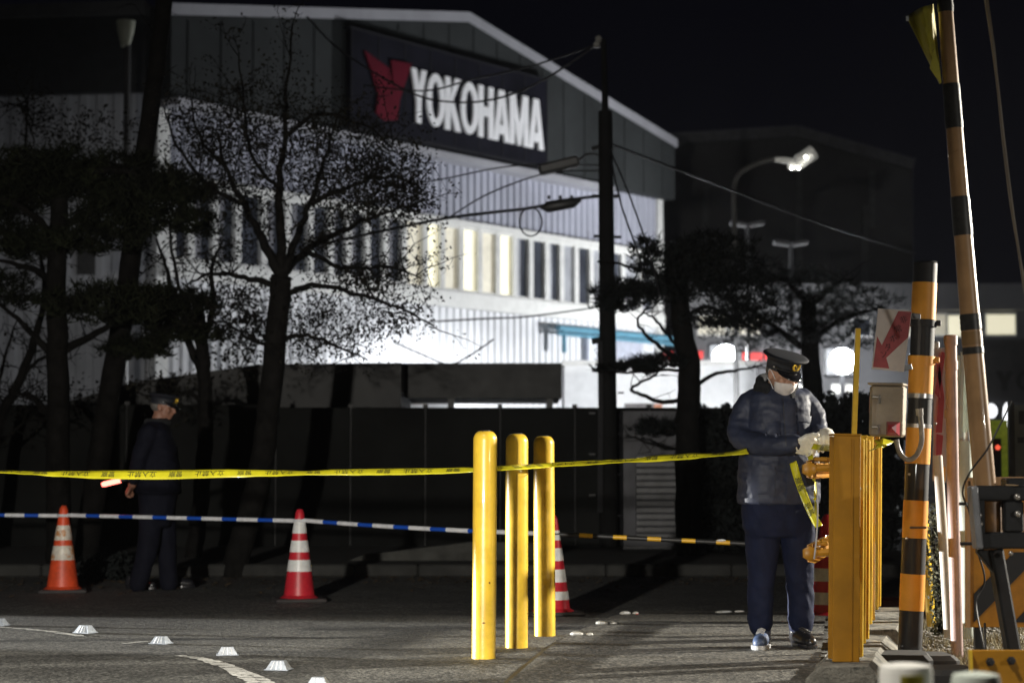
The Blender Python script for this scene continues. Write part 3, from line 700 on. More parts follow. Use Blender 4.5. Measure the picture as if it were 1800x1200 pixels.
# 3: crooked small tree with fine twiggy crown
d = 21; t = thing('crooked_tree', P(340, 1000, d), 'crooked young tree with a forked trunk right of the standing guard', 'tree'); t.location.z = 0
m = MB(); tips = []
for b, r0, r1 in (([(332, 1022), (345, 940), (358, 830), (362, 720), (358, 640), (352, 570), (345, 520)], .10, .06), ([(358, 660), (330, 600), (308, 550), (295, 480), (275, 420)], .05, .012), ([(355, 600), (375, 540), (372, 470), (392, 420)], .045, .01),
                  ([(362, 720), (330, 690), (280, 700), (240, 690)], .03, .008), ([(352, 575), (320, 520), (300, 420), (305, 330)], .03, .008)):
    l = limb(m, px(d, *b), r0, r1); 
    if r0 < .09: twigs(m, l, 12, .5, .008, tips, 2)
m.build('trunk', M_bark2, t); m = MB(); leaves(m, tips, 2, .07, .028); 
tt = [P(rnd.gauss(425, 30), rnd.gauss(570, 42), d + rnd.uniform(-.3, .3)) for _ in range(500)]; leaves(m, tt, 2, .05, .03)
m.build('crown', M_leaf, t)
# 4: leafy spreading tree
d = 19.2; t = thing('leafy_tree', P(420, 1010, d), 'spreading tree with small dark leaves in front of the factory wall', 'tree'); t.location.z = 0
m = MB(); tips = []; ll = []
l = limb(m, px(d, (408, 1022), (425, 950), (445, 880), (462, 800), (474, 700), (484, 600), (492, 520), (495, 485)), .125, .10, 10, .008)
for b, r0 in (([(495, 490), (460, 420), (430, 360), (400, 300), (380, 230)], .055), ([(495, 485), (494, 400), (490, 330), (500, 240), (505, 150), (515, 40)], .055), ([(497, 490), (520, 420), (545, 360), (570, 280), (600, 190)], .05),
              ([(497, 480), (540, 440, .3), (600, 405, .4), (660, 380, .4), (730, 360, .3)], .045), ([(490, 500), (440, 490), (380, 480), (330, 500)], .04), ([(494, 520), (550, 500), (620, 515), (700, 540), (755, 570)], .035),
              ([(488, 600), (530, 590), (580, 600), (640, 630)], .03), ([(545, 360), (610, 330), (680, 310), (740, 330)], .03), ([(430, 360), (370, 330), (320, 270), (290, 200)], .03), ([(400, 300), (350, 240), (340, 190)], .02),
              ([(500, 240), (560, 200), (640, 220), (690, 260)], .025), ([(490, 330), (440, 270), (430, 180), (420, 100)], .025), ([(485, 610), (430, 590), (390, 560)], .02), ([(540, 440), (600, 470), (680, 470), (740, 490)], .03)):
    l = limb(m, px(d, *b), r0, .008, 6, .015); ll.append(l); twigs(m, l, 16, .55, .007, tips, 2, .15)
m.build('trunk', M_bark2, t); m = MB()
sel = [q for q in tips]
leaves(m, sel, 2, .08, .020)
def scat(x, y, sx, sy, n):
    return [P(x + rnd.uniform(-1, 1) * sx * math.sqrt(rnd.random()), y + rnd.uniform(-1, 1) * sy * math.sqrt(rnd.random()), d + rnd.uniform(-.8, .8)) for _ in range(n)]
tt = []
for x, y, a, b, n in ((560, 260, 120, 80, 1100), (660, 300, 100, 75, 1300), (720, 350, 55, 50, 450), (430, 230, 110, 80, 700), (360, 260, 80, 80, 450), (620, 360, 110, 55, 900), (650, 490, 90, 35, 550), (700, 560, 65, 40, 300), (600, 590, 100, 50, 380), (560, 430, 90, 50, 250), (470, 150, 90, 70, 200), (440, 330, 90, 60, 350), (560, 545, 80, 35, 250)):
    tt += scat(x, y, a, b, n)
leaves(m, tt, 2, .07, .021)
m.build('crown', M_leaf, t)
# 5: thin bare tree at the left edge
d = 22; t = thing('bare_tree', P(0, 900, d), 'thin bare tree leaning in from the left edge', 'tree'); t.location.z = 0
m = MB(); tips = []
for b, r0 in (([(-30, 960), (-5, 760), (30, 680), (60, 600), (78, 520), (70, 440), (50, 380)], .08), ([(30, 680), (60, 640), (110, 610), (160, 590)], .03), ([(-5, 760), (-2, 680), (10, 620), (30, 560)], .03), ([(60, 250), (45, 200), (50, 170)], .01), ([(70, 440), (45, 300), (50, 180)], .02), ([(-20, 800), (40, 745), (110, 730)], .02)):
    l = limb(m, px(d, *b), r0, .008); twigs(m, l, 12, .6, .009, tips, 2)
m.build('trunk', M_bark, t); m = MB(); leaves(m, tips[::2], 1, .06, .025)
d = 22.5; tt = scat(150, 240, 110, 60, 420) + scat(80, 700, 120, 40, 260) + scat(60, 200, 60, 50, 120); leaves(m, tt, 2, .06, .025); m.build('crown', M_leaf, t)
# 6: twisted pine on the right
d = 21.5; t = thing('twisted_pine', P(1205, 960, d), 'dark pruned pine with twisted branches between the utility pole and the officer', 'tree'); t.location.z = 0
m = MB(); tips = []
limb(m, px(d, (1212, 1000), (1210, 860), (1208, 740), (1212, 650), (1200, 580), (1192, 500), (1190, 450)), .155, .09, 10)
for b, r0 in (([(1205, 700), (1165, 706), (1130, 695), (1110, 684), (1126, 672), (1150, 660), (1170, 640)], .028), ([(1205, 640), (1160, 610), (1128, 580), (1122, 560), (1140, 540)], .03), ([(1200, 620), (1175, 590), (1150, 560), (1130, 550)], .025),
              ([(1195, 500), (1140, 480), (1090, 465), (1050, 460)], .03), ([(1195, 480), (1240, 460), (1290, 450), (1330, 455)], .03), ([(1200, 560), (1240, 540), (1290, 560), (1330, 580)], .03), ([(1208, 788), (1160, 786), (1120, 770), (1100, 766)], .02), ([(1205, 650), (1150, 652), (1090, 655), (1040, 652)], .02),
              ([(1212, 690), (1250, 660), (1300, 650), (1340, 640)], .03)):
    l = limb(m, px(d, *b), r0, .010, 6); twigs(m, l, 7, .3, .006, tips, 2, .3, .5)
m.build('trunk', M_bark, t); m = MB()
for x, y, a, b, n in ((1100, 515, 60, 14, 900), (1160, 520, 70, 22, 1200), (1190, 470, 80, 28, 1300), (1260, 445, 70, 24, 900), (1230, 500, 80, 26, 1000), (1080, 540, 45, 12, 500), (1100, 648, 60, 9, 700), (1155, 640, 50, 12, 600), (1150, 755, 45, 12, 350), (1140, 440, 35, 14, 260), (1320, 560, 60, 24, 700), (1290, 520, 70, 30, 900), (1250, 565, 60, 16, 500)):
    pad(m, P(x, y, d + rnd.uniform(-.4, .4)), a / 163, .5, b / 163, int(n * .45), .09)
m.build('crown', M_needle2, t)
# 7: broad dark pine behind the officer
d = 27; t = thing('broad_pine', P(1440, 960, d), 'broad dim pine with grey-green clumps above the bright yard lights', 'tree'); t.location.z = 0
m = MB(); tips = []
limb(m, px(d, (1440, 960), (1436, 800), (1425, 640), (1420, 520)), .2, .1, 9)
for b in ([(1425, 620), (1370, 580), (1310, 540), (1260, 520)], [(1425, 600), (1480, 560), (1550, 540)], [(1422, 540), (1390, 500), (1350, 480)], [(1422, 540), (1470, 500), (1500, 490)]):
    l = limb(m, px(d, *b), .05, .015); twigs(m, l, 9, .5, .008, tips, 2, .3, .5)
m.build('trunk', M_bark, t); m = MB()
for x, y, a, b, n in ((1340, 500, 90, 28, 1200), (1400, 560, 110, 34, 1700), (1480, 590, 90, 30, 1200), (1500, 540, 80, 26, 1100), (1420, 510, 80, 26, 1000), (1300, 590, 70, 20, 600), (1370, 605, 80, 16, 500)):
    pad(m, P(x, y, d + rnd.uniform(-.6, .6)), a / 130, .7, b / 130, int(n * .30), .10)
m.build('crown', mat('pine_needle_lit', (.045, .055, .06), .8, var=.4, scale=3), t)  # needles paler: glow of the yard lights put into the colour
# hedge behind the officer and small shrubs
def shrub(name, x0, x1, y0, y1, d, n, label, size=.05, cat='shrub'):
    a = P(x0, y0, d); b = P(x1, y1, d); c = (a + b) / 2; m = MB(); rx = (b.x - a.x) / 2; rz = a.z
    tips = []
    for _ in range(n):
        q = rv(1)
        if q.length > 1.25: continue
        z = (q.z * .5 + .5) * rz * (1 - .25 * abs(noise.noise(Vector((q.x * 3 + x0, q.y * 2, 0)))))
        tips.append(Vector((c.x + q.x * rx, d + q.y * .6, max(.02, z))))
    leaves(m, tips, 3, .08, size)
    for i in range(max(2, int(rx * 4))):
        xx = c.x + rnd.uniform(-rx, rx) * .8; m.tube([(xx, d, 0), (xx + rnd.uniform(-.1, .1), d, rz * .8)], [.03, .01], 5)
    m.build(name, M_needle2, origin=(c.x, d, 0), label=label, cat=cat)
shrub('hedge', 1222, 1300, 720, 960, 22.5, 1800, 'dark rounded hedge between the twisted pine and the officer', .05, 'hedge')
shrub('hedge', 1400, 1580, 690, 1000, 23, 4200, 'tall blue-black hedge between the officer and the striped mast', .06, 'hedge')
shrub('shrub', 150, 232, 985, 1030, 19.0, 500, 'low dark shrub at the feet of the standing guard', .035)
shrub('shrub', 1270, 1420, 880, 1000, 24, 1500, 'dark shrub low behind the legs of the officer', .05)
shrub('shrub', 620, 800, 740, 950, 25.0, 0 + 900, 'sparse dark shrub against the fence left of the yellow bollards', .05)

# ================================================================== POLES, LAMPS, CABLES
M_pole = mat('pole_concrete', (.007, .007, .007), .9, spec=.2, var=.15, scale=3)
M_black = mat('black_fitting', (.025, .025, .027), .5)
M_cable = mat('black_cable', (.02, .02, .022), .5)
DP = 23.6
up = thing('utility_pole', P(1068, 960, DP), 'tall dark utility pole with brackets in front of the right end of the factory', 'pole'); up.location.z = 0
m = MB(); m.tube(px(DP, (1070, 975), (1068, 600), (1064, 196)), [.115, .10, .085], 14); m.build('shaft', M_pole, up)
m = MB(); m.tube(px(DP, (1064, 200), (1061, 70)), [.04, .035], 8); m.build('top_tube', M_pole, up)
def brk(pts, r): 
    m = MB(); m.tube(px(DP, *pts), r, 6); m.build('bracket', M_black, up)
brk([(1062, 78), (1046, 76)], .02); brk([(1040, 345), (1090, 345)], .025); brk([(1044, 415), (1092, 417)], .02); brk([(1064, 256), (1040, 262)], .03); brk([(1040, 600), (1064, 596)], .04)
M_ins = mat('insulator', (.4, .4, .38), .3)
for x, y in ((1052, 69), (1049, 79)):
    m = MB(); m.lathe([(.02, -.04), (.045, -.03), (.03, -.01), (.045, .01), (.02, .04)], P(x, y, DP), 10); m.build('insulator', M_ins, up)
m = MB(); 
for k in range(7): a = P(1046 if k % 2 else 1086, 690 + k * 36, DP); m.tube([a, a + Vector((-.07 if k % 2 else .07, 0, 0))], .012, 5)
m.build('step_bolt', M_black, up)
m = MB()
for x in (1053, 1057): m.tube(px(DP - .12, (x, 600), (x + 1, 720), (x, 900)), .018, 6)
m.build('conduit', M_black, up)
# lamp on the pole
ld = thing('pole_lamp', P(982, 290, DP), 'dark boxy lamp hanging on a curved arm from the utility pole', 'lamp')
m = MB(); a, b = P(947, 300, DP), P(1018, 283, DP); m.bar(a, b, .2, .13, bev=.03); m.build('lamp_housing', mat('lamp_dark', (.06, .06, .062), .5), ld)
m = MB(); m.tube(curve(px(DP, (1016, 284), (1030, 272), (1050, 272), (1062, 290))), .014, 6); m.build('arm', M_black, ld)
def cable(pts, r, label, sub=6, m_=None):
    pts = [P(*p) for p in pts]; m = MB(); m.tube(curve(pts, sub), r, 6); return m.build('cable', m_ or M_cable, origin=pts[0], label=label, cat='cable')
c1 = 'thin sagging cable crossing '
cable([(1050, 78, DP), (960, 138, DP + 1), (880, 172, DP + 2), (800, 180, DP + 3), (720, 162, DP + 4), (600, 90, DP + 5), (540, 30, DP + 6)], .014, c1 + 'the white letters of the factory sign')
cable([(1046, 80, DP), (935, 116, DP + 1), (830, 140, DP + 2), (745, 160, DP + 3), (640, 150, DP + 4)], .012, c1 + 'the gable above the white letters')
cable([(1055, 345, DP), (1010, 350, DP), (930, 366, DP), (860, 374, DP), (760, 388, DP), (560, 430, DP)], .02, 'thick cable carrying the black splice case left of the pole')
cable([(1055, 300, DP), (960, 305, DP), (860, 340, DP), (790, 382, DP)], .010, 'thin cable slanting below the lamp box on the pole')
cable([(1055, 290, DP), (900, 292, DP + .5), (760, 318, DP + 1), (600, 340, DP + 2)], .009, 'thin cable just below the pale flashing strip')
cable([(1072, 262, DP), (1105, 340, DP - 2), (1140, 440, DP - 4), (1160, 520, DP - 5)], .010, 'upper of two cables dropping steeply right of the pole')
cable([(1074, 280, DP), (1092, 360, DP - 2), (1120, 440, DP - 4), (1132, 490, DP - 5)], .010, 'lower of two cables dropping steeply right of the pole')
cable([(1070, 252, DP), (1280, 332, DP + 4), (1440, 392, DP + 7), (1610, 446, DP + 10)], .016, 'pale thin cable running right from the pole across the dark hall')
cable([(745, 566, 30), (850, 560, 30), (930, 556, 30), (1050, 540, 30)], .014, 'thin cable in front of the bright lower factory wall')
cable([(690, 600, 28), (740, 622, 28), (790, 640, 28), (830, 622, 28), (868, 596, 28)], .012, 'short cable sagging to the top of the black canopy')
sc_ = thing('splice_case', P(986, 361, DP), 'black cable splice case hanging left of the utility pole', 'cable case')
m = MB(); m.tube(px(DP, (950, 366), (962, 364), (1008, 356), (1022, 352)), [.01, .07, .065, .01], 10); m.build('case', M_black, sc_)
m = MB(); 
for x in (965, 985, 1005): m.tube(px(DP, (x, 350), (x, 344)), .02, 5)
m.build('hanger', M_black, sc_)
m = MB(); cc = P(933, 390, DP); m.tube([cc + Vector((.135 * math.cos(t_ * math.pi / 12), 0, .17 * math.sin(t_ * math.pi / 12))) for t_ in range(25)], .010, 6, False)
m.build('cable_loop', M_cable, origin=cc, label='round loop of spare cable below the splice case', cat='cable loop')
# lit street lamp in the yard
M_steel = mat('lamp_steel', (.07, .07, .072), .4, var=.1)
M_led = mat('led', (.9, .9, .85), .3, emit=(1, .97, .85), estr=30)
sl = thing('street_lamp', P(1295, 800, 34), 'tall curved street lamp with a lit white head right of the factory', 'street lamp'); sl.location.z = 0
a = P(1295, 800, 34); m = MB(); m.tube([Vector((a.x, 34, 0))] + curve(px(34, (1294, 600), (1291, 400), (1290, 335), (1300, 305), (1335, 286), (1368, 278)), 5), .045, 8); m.build('pole', mat('dim_steel', (.12, .12, .12), .6), sl)
m = MB(); m.tube(curve(px(34, (1362, 280), (1378, 282), (1400, 284), (1420, 274), (1432, 266)), 4), [(.05, .05)] * 4 + [(.08, .06)] * 4 + [(.16, .12)] * 4 + [(.17, .13)] * 4 + [(.05, .04)], 12); m.build('lamp_head', mat('lamp_shell', (.6, .6, .58), .35, emit=(1, .98, .9), estr=.10), sl)
m = MB(); m.tube(curve(px(33.8, (1385, 290), (1402, 293), (1418, 283), (1428, 272)), 4), [.03] + [(.13, .06)] * 11 + [.02], 10); m.build('lens', mat('lens_glow', (.8, .8, .78), .3, emit=(1, .98, .88), estr=.40), sl)
for x, y in ((1392, 296), (1404, 296), (1416, 276)):
    m = MB(); m.sphere(P(x, y, 33.6), .022); m.build('led', M_led, sl)
# yard lamp at the upper left
yl = thing('yard_lamp', P(224, 300, 40), 'faint funnel-shaped lamp on a pole at the upper left', 'street lamp'); yl.location.z = 0
m = MB(); m.tube([Vector((P(224, 300, 40).x, 40, 0)), P(224, 62, 40)], .07, 8); m.build('pole', M_steel, yl)
m = MB(); m.lathe([(.09, -.4), (.17, -.1), (.2, .12), (.05, .16)], P(221, 48, 40), 12); m.build('lamp_head', mat('funnel_glass', (.35, .36, .28), .4), yl)
# T-shaped flood poles, unlit
for i, (x, y, yb, lb) in enumerate(((1314, 396, 700, 'dim T-shaped lamp pole left of the broad pine'), (1390, 430, 700, 'second dim T-shaped lamp pole, hidden partly by the broad pine'))):
    q = thing('flood_pole', P(x, 700, 44), lb, 'lamp pole', 'unlit T-shaped lamp poles'); q.location.z = 0
    m = MB(); a = P(x, y, 44); m.tube([(a.x, 44, 0), a], .05, 6); m.build('pole', M_steel, q)
    for sx in (-1, 1):
        m = MB(); m.bar(a + Vector((sx * .02, 0, 0)), a + Vector((sx * .38, 0, .06)), .3, .10, bev=.02); m.build('lamp_head', M_steel, q)
# the two glaring work lights in the yard
M_glare = mat('glare', (1, 1, 1), .3, emit=(.92, .96, 1), estr=45)
for i, (x, y, lb) in enumerate(((1275, 629, 'glaring white floodlight on a stand left of the officer'), (1480, 635, 'glaring white floodlight on a stand right of the officer'))):
    q = thing('floodlight', P(x, 800, 45), lb, 'floodlight', 'glaring floodlights in the factory yard'); q.location.z = 0
    c = P(x, y, 45)
    m = MB(); m.tube([(c.x, 45, 0), c + Vector((0, 0, -.3))], .05, 6); m.build('stand', M_black, q)
    m = MB(); m.box(c + Vector((0, .18, 0)), (.8, .2, .72), bev=.06); m.build('lamp_housing', M_black, q)
    m = MB(); m.sphere(c + Vector((0, -.1, 0)), (.29, .17, .29), 20, 12); m.build('globe', M_glare, q)
    lamp('yard_light', 'POINT', c + Vector((0, -.5, 0)), None, 260, .25, (.93, .96, 1))

# ================================================================== STREET OBJECTS
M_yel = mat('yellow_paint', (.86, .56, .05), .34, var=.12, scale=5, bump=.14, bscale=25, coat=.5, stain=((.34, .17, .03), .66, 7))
bol = thing('bollard', (0, 0, 0), None, 'bollard', 'yellow steel bollards in a row at the driveway edge')
def bollard_mesh(h, r):
    m = MB(); pr = [(r, 0), (r, h - r * .75)] + [(r * (.42 + .58 * math.cos(t * math.pi / 16)), h - r * .75 + r * .75 * math.sin(t * math.pi / 16)) for t in range(1, 9)] + [(r * .2, h - .0005)]
    m.lathe(pr, (0, 0, 0), 48); return m
bollard_mesh(1.26, .0665).build('post', M_yel, bol)
m = MB(); m.box((.03, -.061, .42), (.008, .004, .010), bev=.001); m.box((.0, -.066, .2), (.014, .002, .006)); m.build('paint_chip', mat('rust', (.12, .04, .015), .9), bol)
m = MB(); m.lathe([(.03, 0), (.028, .004), (.01, .005)], (0, -.004, 1.2598), 16); m.build('cap_plug', M_black, bol)
for i, (x, y, lb, sc_z, ty) in enumerate(((850, 1157, 'tallest yellow steel bollard, leftmost and nearest of the three', 1, 757), (908, 1138, 'middle one of the three yellow steel bollards', .99, 762), (958, 1117, 'rightmost of the three yellow steel bollards, a striped cone behind it', 1, 766))):
    o = bol if i == 0 else copy_tree(bol); p = G(x, y + 1); o.location = (p.x, p.y + .06, 0); o['label'] = lb; o.rotation_euler = (0, R(.35), R(70 * i))
    top = P(x, ty, p.y).z; o.scale = (1, 1, top / 1.26)

# cones
M_cone_o = mat('cone_orange', (.62, .07, .02), .45, var=.15, scale=9, stain=((.28, .05, .02), .62, 12))
M_cone_r = mat('cone_red', (.52, .02, .035), .4, var=.12, scale=9, stain=((.22, .03, .03), .66, 12))
M_band_w = mat('band_white', (.72, .73, .72), .3, var=.10, scale=14, stain=((.45, .42, .36), .6, 8))
M_band_d = mat('band_weathered', (.62, .58, .50), .4, var=.2, scale=10, stain=((.48, .22, .08), .52, 7))
M_base = mat('cone_base', (.05, .045, .045), .7)
def cone(p, h, rb, rt, bands, mc, mw, label, group, square=True, bulge=0):
    t = thing('traffic_cone', p, label, 'traffic cone', group)
    def r(z): 
        k = (z - .03) / (h - .03); return rb + (rt - rb) * k + bulge * math.sin(max(0, min(1, k)) * math.pi)
    cuts = [.03] + [c for b in bands for c in b] + [h - .02]
    m = MB(); 
    pr = [(rb + .035, .022), (rb + .02, .034), (r(.05), .05)] + [(r(.05 + (h - .08) * i / 14), .05 + (h - .08) * i / 14) for i in range(1, 15)] + [(rt * .9, h - .012), (rt * .6, h)]
    m.lathe(pr, p, 32); m.build('shell', mc, t)
    for z0, z1 in bands:
        m = MB(); n = 5; m.lathe([(r(z0 + (z1 - z0) * i / n) + .0025, z0 + (z1 - z0) * i / n) for i in range(n + 1)], p, 32); m.build('reflective_band', mw, t)
    m = MB(); 
    if square: m.box((p[0], p[1], .014), (.40, .40, .028), R(12), bev=.012)
    else: m.lathe([(.2, 0), (.21, .012), (.19, .028)], p, 6)
    m.build('base', M_base if square else mc, t)
    return t
c1p = G(110, 1040); c2p = G(526, 1056); c3p = G(972, 1080); c4p = G(1456, 1086)
grp = 'traffic cones carrying the striped bars'
cone(c1p, .725, .135, .030, [(.27, .39), (.435, .56)], M_cone_o, M_band_d, 'orange cone with two weathered wide bands, leftmost', grp)
cone(c2p, .72, .125, .030, [(.235, .325), (.385, .475), (.53, .62)], M_cone_r, M_band_w, 'red cone with three clean white bands, standing alone left of the bollards', grp)
cone(c3p, .71, .125, .030, [(.09 + .02, .17), (.235, .325), (.385, .475), (.53, .60)], M_cone_r, M_band_w, 'red and white banded cone half hidden behind the rightmost bollard', grp)
cone(c4p, .72, .135, .035, [(.10, .185), (.26, .35), (.43, .52)], M_cone_r, M_band_w, 'red and white banded cone behind the yellow post and the officer', grp, bulge=.012)
# bars
M_blue = mat('bar_blue', (.01, .07, .42), .4); M_barw = mat('bar_white', (.66, .67, .70), .4, var=.1, scale=20); M_bary = mat('bar_yellow', (.75, .42, .02), .4); M_bark_ = mat('bar_black', (.015, .015, .015), .5)
def barrier(a, b, n, m1, m2, label, ring_m, first=True, r=.016, duty=.58, sag=.0):
    a = Vector(a); b = Vector(b); t = thing('cone_bar', (a + b) / 2, label, 'cone bar', 'striped plastic bars hung between the cones')
    L_ = (b - a).length; e = (b - a).normalized(); a2 = a + e * .045; b2 = b - e * .045
    for i in range(n):
        for k, (s0, s1, mm) in enumerate(((0, duty, m1), (duty, 1, m2))):
            if i == n - 1 and k == 1: continue
            f = lambda s: (i + s) / (n - 1 + duty)
            def pt(q): v = a2.lerp(b2, q); v.z -= sag * 4 * q * (1 - q); return v
            m = MB(); m.tube([pt(f(s0)), pt(f(s1))], r + (.0012 if k == 0 else 0), 10); m.build('stripe', mm, t)
    for p in (a, b):
        m = MB(); m.tube([p + Vector((.045 * math.cos(q * math.pi / 10), .045 * math.sin(q * math.pi / 10), 0)) for q in range(21)], .010, 6, False); m.build('ring', ring_m, t)
    return t
zc = lambda p, py: Vector((p.x, p.y, P(900, py, p.y).z))
A1 = zc(c1p, 906); A2 = zc(c2p, 915); A3 = zc(c3p, 938); A4 = zc(c4p, 962)
barrier(A1 + Vector((-2.3, .25, .02)), A1, 8, M_barw, M_blue, 'blue and white striped bar left of the orange cone', M_barw)
barrier(A1 + Vector((0, 0, .006)), A2, 7, M_barw, M_blue, 'blue and white striped bar between the orange cone and the red cone', M_barw)
barrier(A2 + Vector((0, 0, .006)), A3, 7, M_barw, M_blue, 'blue and white striped bar running behind the three bollards', M_barw, sag=.012)
barrier(A3, A4, 8, M_bark_, M_bary, 'black and yellow striped bar from the bollards to behind the officer', M_bark_, duty=.60)
m = MB(); p = P(1267, 949, c3p.y * .35 + c4p.y * .65); m.sphere(p + Vector((0, -.02, 0)), (.035, .012, .008)); m.build('reflector', M_rib, origin=p, label='small white glint reflector lying on the black and yellow bar', cat='reflector')

# police tape -----------------------------------------------------
M_tape = mat('tape_yellow', (.70, .64, .02), .32, var=.10, scale=6, coat=.3, c2=(.52, .48, .02))
M_ink = mat('tape_ink', (.02, .02, .02), .5)
def tape(name, pts, ws, text=None, label=None, step=.30, start=.1, twist=None, tsize=.036, flip=True, W_=.062):
    """pts: (px,py,d) ; ws: visible width in metres at each point (the rest of the width leans away)"""
    Pn = [P(*p) for p in pts]; c = curve(Pn, 8); n = len(c)
    def wat(i):
        q = i / 8; k = min(int(q), len(ws) - 2); f = q - k; f = f * f * (3 - 2 * f); return ws[k] * (1 - f) + ws[k + 1] * f
    sec = []
    for i, p in enumerate(c):
        e = (c[min(i + 1, n - 1)] - c[max(i - 1, 0)]).normalized(); h = max(-1, min(1, wat(i) / W_)); h = math.copysign(max(abs(h), .12), h)
        upv = Vector((0, 0, 1)) - e * e.z
        if upv.length < .3: upv = Vector((1, 0, 0)) - e * e.x
        upv.normalize(); bk = e.cross(upv)
        if bk.y < 0: bk = -bk
        v = (upv * h + bk * math.sqrt(max(0, 1 - h * h))).normalized(); sec.append((p, e, v))
    m = MB(); m.smooth = True; vs = []
    for i, (p, e, v) in enumerate(sec):
        nn = e.cross(v)
        for t_ in (-.5, -.17, .17, .5): vs.append(p + v * W_ * t_ + nn * .003 * noise.noise(Vector((i * .35, t_ * 3, 0))))
    m.add(vs, [(i * 4 + k, i * 4 + k + 1, i * 4 + k + 5, i * 4 + k + 4) for i in range(n - 1) for k in range(3)])
    # give the film its thickness
    o = m.build(name, M_tape, origin=Pn[0], label=label, cat='tape'); sd = o.modifiers.new('thickness', 'SOLIDIFY'); sd.thickness = .0006; sd.offset = 0
    if text:
        cum = [0]
        for i in range(1, n): cum.append(cum[-1] + (c[i] - c[i - 1]).length)
        def at(s):
            s = max(0, min(cum[-1] - 1e-4, s)); i = max(k for k in range(n - 1) if cum[k] <= s); f = (s - cum[i]) / max(1e-9, cum[i + 1] - cum[i])
            p = sec[i][0].lerp(sec[i + 1][0], f); v = sec[i][2].lerp(sec[i + 1][2], f).normalized(); e = sec[i][1].lerp(sec[i + 1][1], f).normalized(); return p, e, v
        s = start; k = 0
        while s < cum[-1] - .12:
            tv, tf = TXT[text[k % len(text)]]; xs = [v.x for v in tv]; ys = [v.y for v in tv]; w0 = max(xs) - min(xs); cy = (max(ys) + min(ys)) / 2
            m = MB(); vs = []
            for v in tv:
                X = (v.x - min(xs)); Y = v.y - cy
                if flip: X = w0 - X; Y = -Y
                p, e, vv = at(s + X); nn = e.cross(vv); 
                if nn.y > 0: nn = -nn
                vs.append(p + vv * Y + nn * .0045)
            m.add(vs, tf); m.build('lettering', M_ink, o); s += w0 + .075; k += 1
    return o
TXT = {}
for s_, z_ in (('立入禁止', .044), ('警察', .042)): TXT[s_] = solidify_text(s_, z_)
tp = [(-40, 829, 11.6), (10, 829, 11.55), (60, 831, 11.5), (120, 833, 11.5), (200, 834, 11.45), (300, 834, 11.4), (390, 832, 11.35), (470, 831.5, 11.35), (540, 831, 11.3), (620, 829.5, 11.3), (700, 829, 11.25), (780, 827.5, 11.2), (850, 824.5, 11.18), (908, 821, 11.3), (958, 817.5, 11.75), (1010, 815, 11.7), (1060, 812, 11.6), (1110, 809, 11.5), (1150, 805.5, 11.4), (1210, 802, 11.3), (1255, 799, 11.25), (1290, 796, 11.2), (1314, 792, 11.2)]
tw = [.010, .014, .020, .034, .050, .052, .044, .036, .022, .034, .036, .032, .026, .026, .026, .026, .024, .022, .038, .036, .020, .026, .034]
tape('police_tape', tp, tw, ['立入禁止', '警察'], 'long yellow police tape with black characters stretched across the whole street', start=.12)
tape('police_tape', [(1394, 812, 11.0), (1402, 840, 10.95), (1415, 875, 10.9), (1428, 905, 10.85), (1440, 925, 10.8)], [.03, .02, .035, .04, .02], ['警察'], 'loose end of yellow tape hanging below the left glove', W_=.042)
tape('police_tape', [(1424, 800, 10.9), (1430, 830, 10.8), (1433, 850, 10.75), (1433, 880, 10.7), (1436, 905, 10.8)], [.02, .015, .03, .03, .02], None, 'short loop of yellow tape hanging beside the rail bracket', W_=.032)
tape('police_tape', [(1428, 784, 11.02), (1442, 786, 10.95), (1456, 787, 10.7), (1472, 789, 10.2)], [.03, .03, .035, .03], ['警察'], 'bit of yellow tape pulled between the gloves and the yellow post', W_=.036)
tape('police_tape', [(1536, 790, 10.35), (1543, 781, 10.3), (1552, 777, 10.35), (1562, 773, 10.4)], [.02, .04, .035, .02], None, 'yellow tape end sticking out right of the yellow post')
# ================================================================== GUARD RAIL AT THE CROSSING
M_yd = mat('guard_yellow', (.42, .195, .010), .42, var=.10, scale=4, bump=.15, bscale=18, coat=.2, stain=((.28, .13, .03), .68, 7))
M_bolt = mat('bolt_steel', (.5, .48, .45), .35, metal=.8)
def hbeam(mb, x, y, z0, z1, w_, dp, t_=.012):
    # web faces the camera side; flanges run in depth
    h = (z0 + z1) / 2; H = z1 - z0
    mb.box((x - w_ / 2 + t_ / 2, y, h), (t_, dp, H)); mb.box((x + w_ / 2 - t_ / 2, y, h), (t_, dp, H)); mb.box((x, y - dp * .32, h), (w_ - 2 * t_, t_, H))
ZB = .12
posts = [(1479, 1150, 9.7, .130, 766), (1494, 1125, 10.7, .125, 768), (1508, 1098, 12.0, .125, 769), (1521, 1066, 13.2, .125, 770)]
lbs = ['nearest yellow H-section guard post, standing on the front concrete block', 'second yellow guard post, just behind the front one', 'third yellow guard post, showing as a bright strip', 'farthest yellow guard post of the rail']
